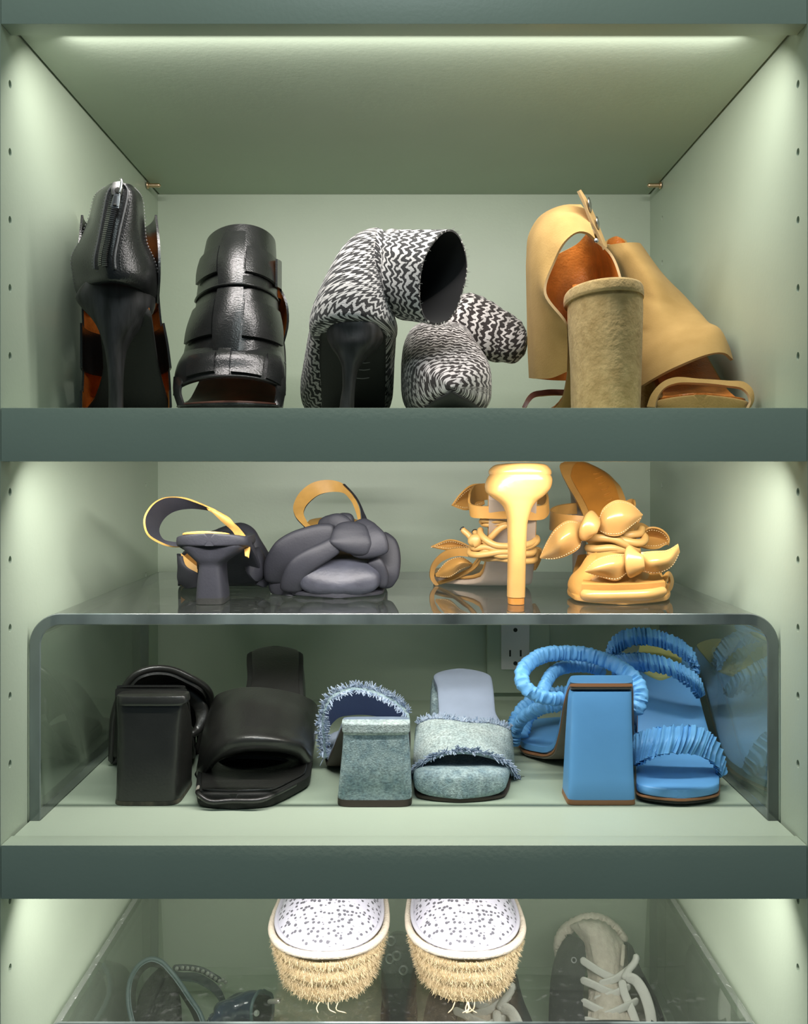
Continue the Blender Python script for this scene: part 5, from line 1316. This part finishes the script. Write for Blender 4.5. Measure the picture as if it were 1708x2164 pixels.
# ---- shearling lined sneakers under the low stand
CANV = mat('charcoal_canvas', (0.014, 0.014, 0.016), rough=0.8, bump=0.4, bscale=700, var=0.2, vscale=50)
SHEAR = mat('cream_shearling', (0.62, 0.53, 0.45), rough=0.95, col2=(0.76, 0.68, 0.58), vscale=150, bump=0.9, bscale=420, bdetail=4)
WLACE = mat('off_white_lace', (0.78, 0.76, 0.71), rough=0.85, bump=0.4, bscale=900)
CREAMR = mat('cream_rubber', (0.52, 0.49, 0.43), rough=0.6)
B4 = SHELF_Z[3]
k = K(1130, 1880, 2.955, B4)
def sneaker(label, dx, dY):
    loc = np.append(k.ps([(400, 700, .24)])[0][:2], k.base)
    r = thing('sneaker', label, 'shoe', loc, 'pair of laced sneakers')
    st = [(.135,120,820,.022,.0005),(.17,70,900,.022,.0005),(.22,80,860,.022,.0005),(.28,110,760,.022,.0005),(.33,130,720,.022,.0005),(.375,200,640,.022,.0005)]
    sole('rubber_sole', k, st, CREAMR, r, r0=.04, r1=.03, p=6)
    # canvas upper from the toe to the ankle
    up = [(.142,200,760,.040,.018),(.17,110,850,.050,.018),(.2,110,840,.054,.018),(.23,120,800,.060,.018)]
    sole('toe_box', k, up, CANV, r, r0=.035, r1=.0, p=2.8)
    # two quarters
    qs = {}
    for nm, pts in (('quarter', [[(320,850,.252),(300,690,.275),(312,560,.295),(318,430,.312),(296,320,.322),(240,296,.33),(195,300,.345)],
                                 [(150,870,.25),(150,690,.28),(160,520,.305),(165,400,.325),(172,330,.34),(185,310,.352),(200,305,.36)],
                                 [(140,1200,.25),(140,1100,.28),(150,1000,.31),(165,950,.33),(185,930,.35),(210,915,.36),(230,910,.368)]]),
                    ('quarter', [[(745,860,.25),(690,700,.275),(630,560,.295),(598,440,.312),(590,360,.322),(585,330,.335),(560,330,.35)],
                                 [(800,880,.25),(760,720,.28),(700,580,.305),(650,470,.325),(620,380,.34),(600,345,.355),(560,335,.362)],
                                 [(830,1200,.25),(800,1100,.28),(745,1000,.31),(690,950,.33),(640,930,.35),(600,915,.36),(560,910,.368)]])):
        surf(nm, [k.ps(q) for q in pts], .003, (CANV, SHEAR), r, nu=24, nv=14, flip=False)
    # tongue and fleece
    tg = [[(330,900,.25),(420,905,.242),(520,900,.242),(620,890,.25)],
          [(335,700,.285),(420,700,.272),(500,690,.272),(590,680,.285)],
          [(330,500,.315),(400,500,.300),(480,495,.300),(560,490,.315)],
          [(300,330,.335),(370,330,.318),(460,335,.318),(560,345,.332)],
          [(230,235,.345),(310,215,.33),(420,225,.33),(520,285,.342)],
          [(225,225,.36),(310,185,.355),(410,190,.355),(520,265,.362)]]
    surf('tongue', [k.ps(q) for q in tg], .006, (SHEAR, SHEAR), r, nu=26, nv=40, disp=lambda U, W: .0009*np.sin(U*700+2*np.sin(W*500))*np.sin(W*640))
    puff('fleece_collar', k.ps([(175,460,.345),(150,380,.35),(155,320,.352),(195,255,.356),(270,210,.36),(360,188,.362),(440,205,.364),(520,262,.362),(575,325,.352)]), [.005,.006,.0065,.007,.008,.008,.007,.006,.004], .006, SHEAR, r, steps=70, ruch=(.004, .16))
    puff('tongue_seam', k.ps([(545,480,.304),(552,410,.312),(556,340,.325)]), .0022, .0015, SHEAR, r, steps=20)
    # laces
    def lace(pts, w=.0042): puff('lace', k.ps(pts), w, .0016, WLACE, r, steps=36, p=3)
    lace([(285,432,.303),(340,470,.297),(420,520,.291),(530,570,.292)])
    lace([(285,560,.290),(360,590,.285),(440,630,.280),(540,660,.284)])
    lace([(290,692,.275),(360,730,.270),(450,770,.266),(600,800,.268)])
    lace([(300,812,.262),(380,830,.258),(480,850,.255),(620,850,.258)])
    lace([(620,470,.302),(560,520,.293),(500,560,.288),(400,590,.288)], .004)
    lace([(600,600,.287),(520,640,.279),(440,670,.279),(370,690,.281)], .004)
    lace([(650,690,.275),(570,730,.265),(480,770,.262),(380,800,.266)], .004)
    puff('lace_loop', k.ps([(545,560,.286),(560,640,.276),(600,740,.266),(640,850,.258)]), .0045, .0022, WLACE, r, steps=36)
    puff('lace_loop', k.ps([(560,545,.286),(620,560,.282),(680,640,.272),(715,740,.264),(735,860,.257)]), .0058, .0026, WLACE, r, steps=40)
    tube('lace_end', k.ps([(552,560,.286),(590,500,.287),(632,440,.289),(638,400,.291)]), .0036, WLACE, r, n=10, steps=24)
    for c in ((640, 430, .288), (245, 440, .312), (245, 565, .302), (245, 700, .288)):
        torus_ring('eyelet', k.p(c), (0, -1, .5), .0026, .0009, GUN, r, n=14, m=6)
    r.location = r.location + Vector((dx, dY, 0))
    return r
sneaker('charcoal sneaker with cream fleece lining and off-white laces, fully in view beside the espadrilles', 0, 0)
sneaker('charcoal sneaker with off-white laces, mostly hidden beneath the frayed straw espadrille', -.142, -.055)

# ---- navy slides under the low stand
NAVY = mat('navy_rubber', (0.020, 0.034, 0.042), rough=0.45, var=0.2, vscale=50, bump=0.2, bscale=300)
NAVY_E = mat('teal_edge', (0.075, 0.125, 0.13), rough=0.5)
NAVY_P = mat('navy_patent', (0.016, 0.030, 0.062), rough=0.16, coat=0.5, var=0.3, vscale=40, bump=0.15, bscale=120)
INBLK = mat('black_textured_footbed', (0.012, 0.012, 0.011), rough=0.6, bump=0.8, bscale=350)
STUD = mat('pewter_stud', (0.42, 0.45, 0.40), rough=0.4, metal=0.6)
k = K(230, 1990, 4.166, B4)
r = thing('strap_slide', 'dark teal-edged navy slide with an open arched strap, under the low stand', 'shoe', np.append(k.ps([(500, 700, .3)])[0][:2], k.base), 'pair of navy slides')
sole('footbed', k, [(.16,260,640,.024,.0005),(.20,230,650,.030,.0005),(.235,230,650,.056,.0005),(.262,250,640,.076,.0005),(.285,300,620,.083,.0005)], INBLK, r, r0=.03, r1=.03)
a0 = [(250,1000,0.217),(215,760,0.232),(172,560,0.244),(168,440,0.250),(200,300,0.255),(280,190,0.259),(370,148,0.262),(455,170,0.262),(540,250,0.260),(640,380,0.254),(720,500,0.247),(800,620,0.239),(850,760,0.232),(860,1000,0.224)]
a1 = [(275,1010,0.272),(240,760,0.282),(215,560,0.292),(215,440,0.297),(245,320,0.302),(310,230,0.305),(380,195,0.307),(450,215,0.307),(525,280,0.305),(610,395,0.300),(680,500,0.294),(750,620,0.288),(800,760,0.282),(815,1000,0.272)]
surf('arched_strap', [k.ps(a0), k.ps(a1)], .003, (NAVY, INBLK, NAVY_E), r, nu=60, nv=12)
tube('strap_edge', k.ps(a0), .0022, NAVY_E, r, n=8, steps=80)
tube('inner_seam', k.ps([(300,700,.262),(290,560,.272),(310,420,.282),(345,335,.287)]), .0016, NAVY_E, r, n=6)
b0 = [(540,250,.325),(640,268,.33),(780,275,.33),(900,335,.33),(980,410,.325),(1030,520,.32),(1040,700,.315)]
b1 = [(560,330,.32),(660,330,.322),(770,350,.322),(880,410,.322),(950,480,.318),(1000,560,.312),(1020,720,.307)]
surf('second_strap', [k.ps(b0), k.ps(b1)], .003, (NAVY, INBLK, NAVY_E), r, nu=40, nv=8)
for i, (x, y) in enumerate(((600,224),(650,218),(695,220),(740,224),(785,232),(830,248),(870,268),(905,290),(940,312),(975,335),(1005,325),(985,378),(1030,345))):
    disc('stud', k.p((x, y+12, .325)), (0, -1, .4), .0022, .0020, STUD, r, n=10)
puff('stud_band', k.ps([(560,232,.331),(650,228,.332),(740,234,.332),(830,256,.332),(910,300,.332),(990,350,.33)]), .0035, .0018, NAVY, r, steps=40)

r = thing('buckle_slide', 'glossy navy patent slide with a buckle pin, beside the nearer straw espadrille', 'shoe', np.append(k.ps([(1150, 720, .27)])[0][:2], k.base), 'pair of navy slides')
sole('footbed', k, [(.17,860,1500,.02,.0005),(.2,860,1460,.02,.0005),(.24,900,1480,.022,.0005),(.27,1000,1450,.022,.0005),(.30,1080,1400,.022,.0005)], INBLK, r, r0=.02, r1=.02)
sec = [((895,760,.225),(0,-110,.0),(20,0,.022)), ((960,705,.24),(-10,-130,0),(40,0,.03)), ((1060,650,.25),(-15,-150,0),(60,0,.035)), ((1200,625,.255),(-10,-170,0),(75,0,.032)), ((1300,610,.255),(5,-178,0),(85,0,.03)), ((1352,610,.255),(12,-176,0),(95,0,.028))]
o, PS = surf('patent_strap', [ering(k, *q) for q in sec], .003, (NAVY_P, INBLK, NAVY_E), r, nu=48, nv=40, closed=True, disp=lambda U, W: .0012*np.sin(W*170+U*60)+.0008*np.sin(U*190))
tube('strap_edge', PS.G[-1], .0018, NAVY_E, r, n=8, steps=90, closed=True)
tube('buckle_pin', k.ps([(1405,530,.228),(1450,526,.222),(1508,522,.216)]), .0024, mat('pale_metal_pin', (0.75, 0.70, 0.66), rough=0.3, metal=0.7), r, n=10)
disc('rivet', k.p((1300, 628, .2225)), (.4, -1, .2), .0030, .0016, STUD, r)

# ---- black shoe with ring eyelets seen between the espadrilles
k = K(560, 1880, 2.945, B4)
r = thing('eyelet_loafer', 'black leather shoe with silver ring eyelets, glimpsed between the two straw espadrilles', 'shoe', np.append(k.ps([(830, 500, .34)])[0][:2], k.base))
xsec(k, 'upper', [(.30,745,930,420,700),(.31,725,945,330,760),(.325,722,940,285,800),(.345,735,930,262,820),(.375,760,920,262,820),(.40,790,900,300,800)], BLK, r, p=2.8, r0=.008, r1=.008)
sole('outsole', k, [(.295,735,940,.008,.0004),(.33,720,950,.008,.0004),(.38,740,935,.008,.0004),(.405,780,905,.008,.0004)], BLK_MATTE, r, r0=.015, r1=.015)
for x, y, Y in ((785, 318, .3085), (820, 410, .2985), (862, 500, .2975), (778, 430, .3005)):
    torus_ring('ring_eyelet', k.p((x, y, Y)), (0, -1, .25), .0042, .0012, METAL, r, n=18, m=7)
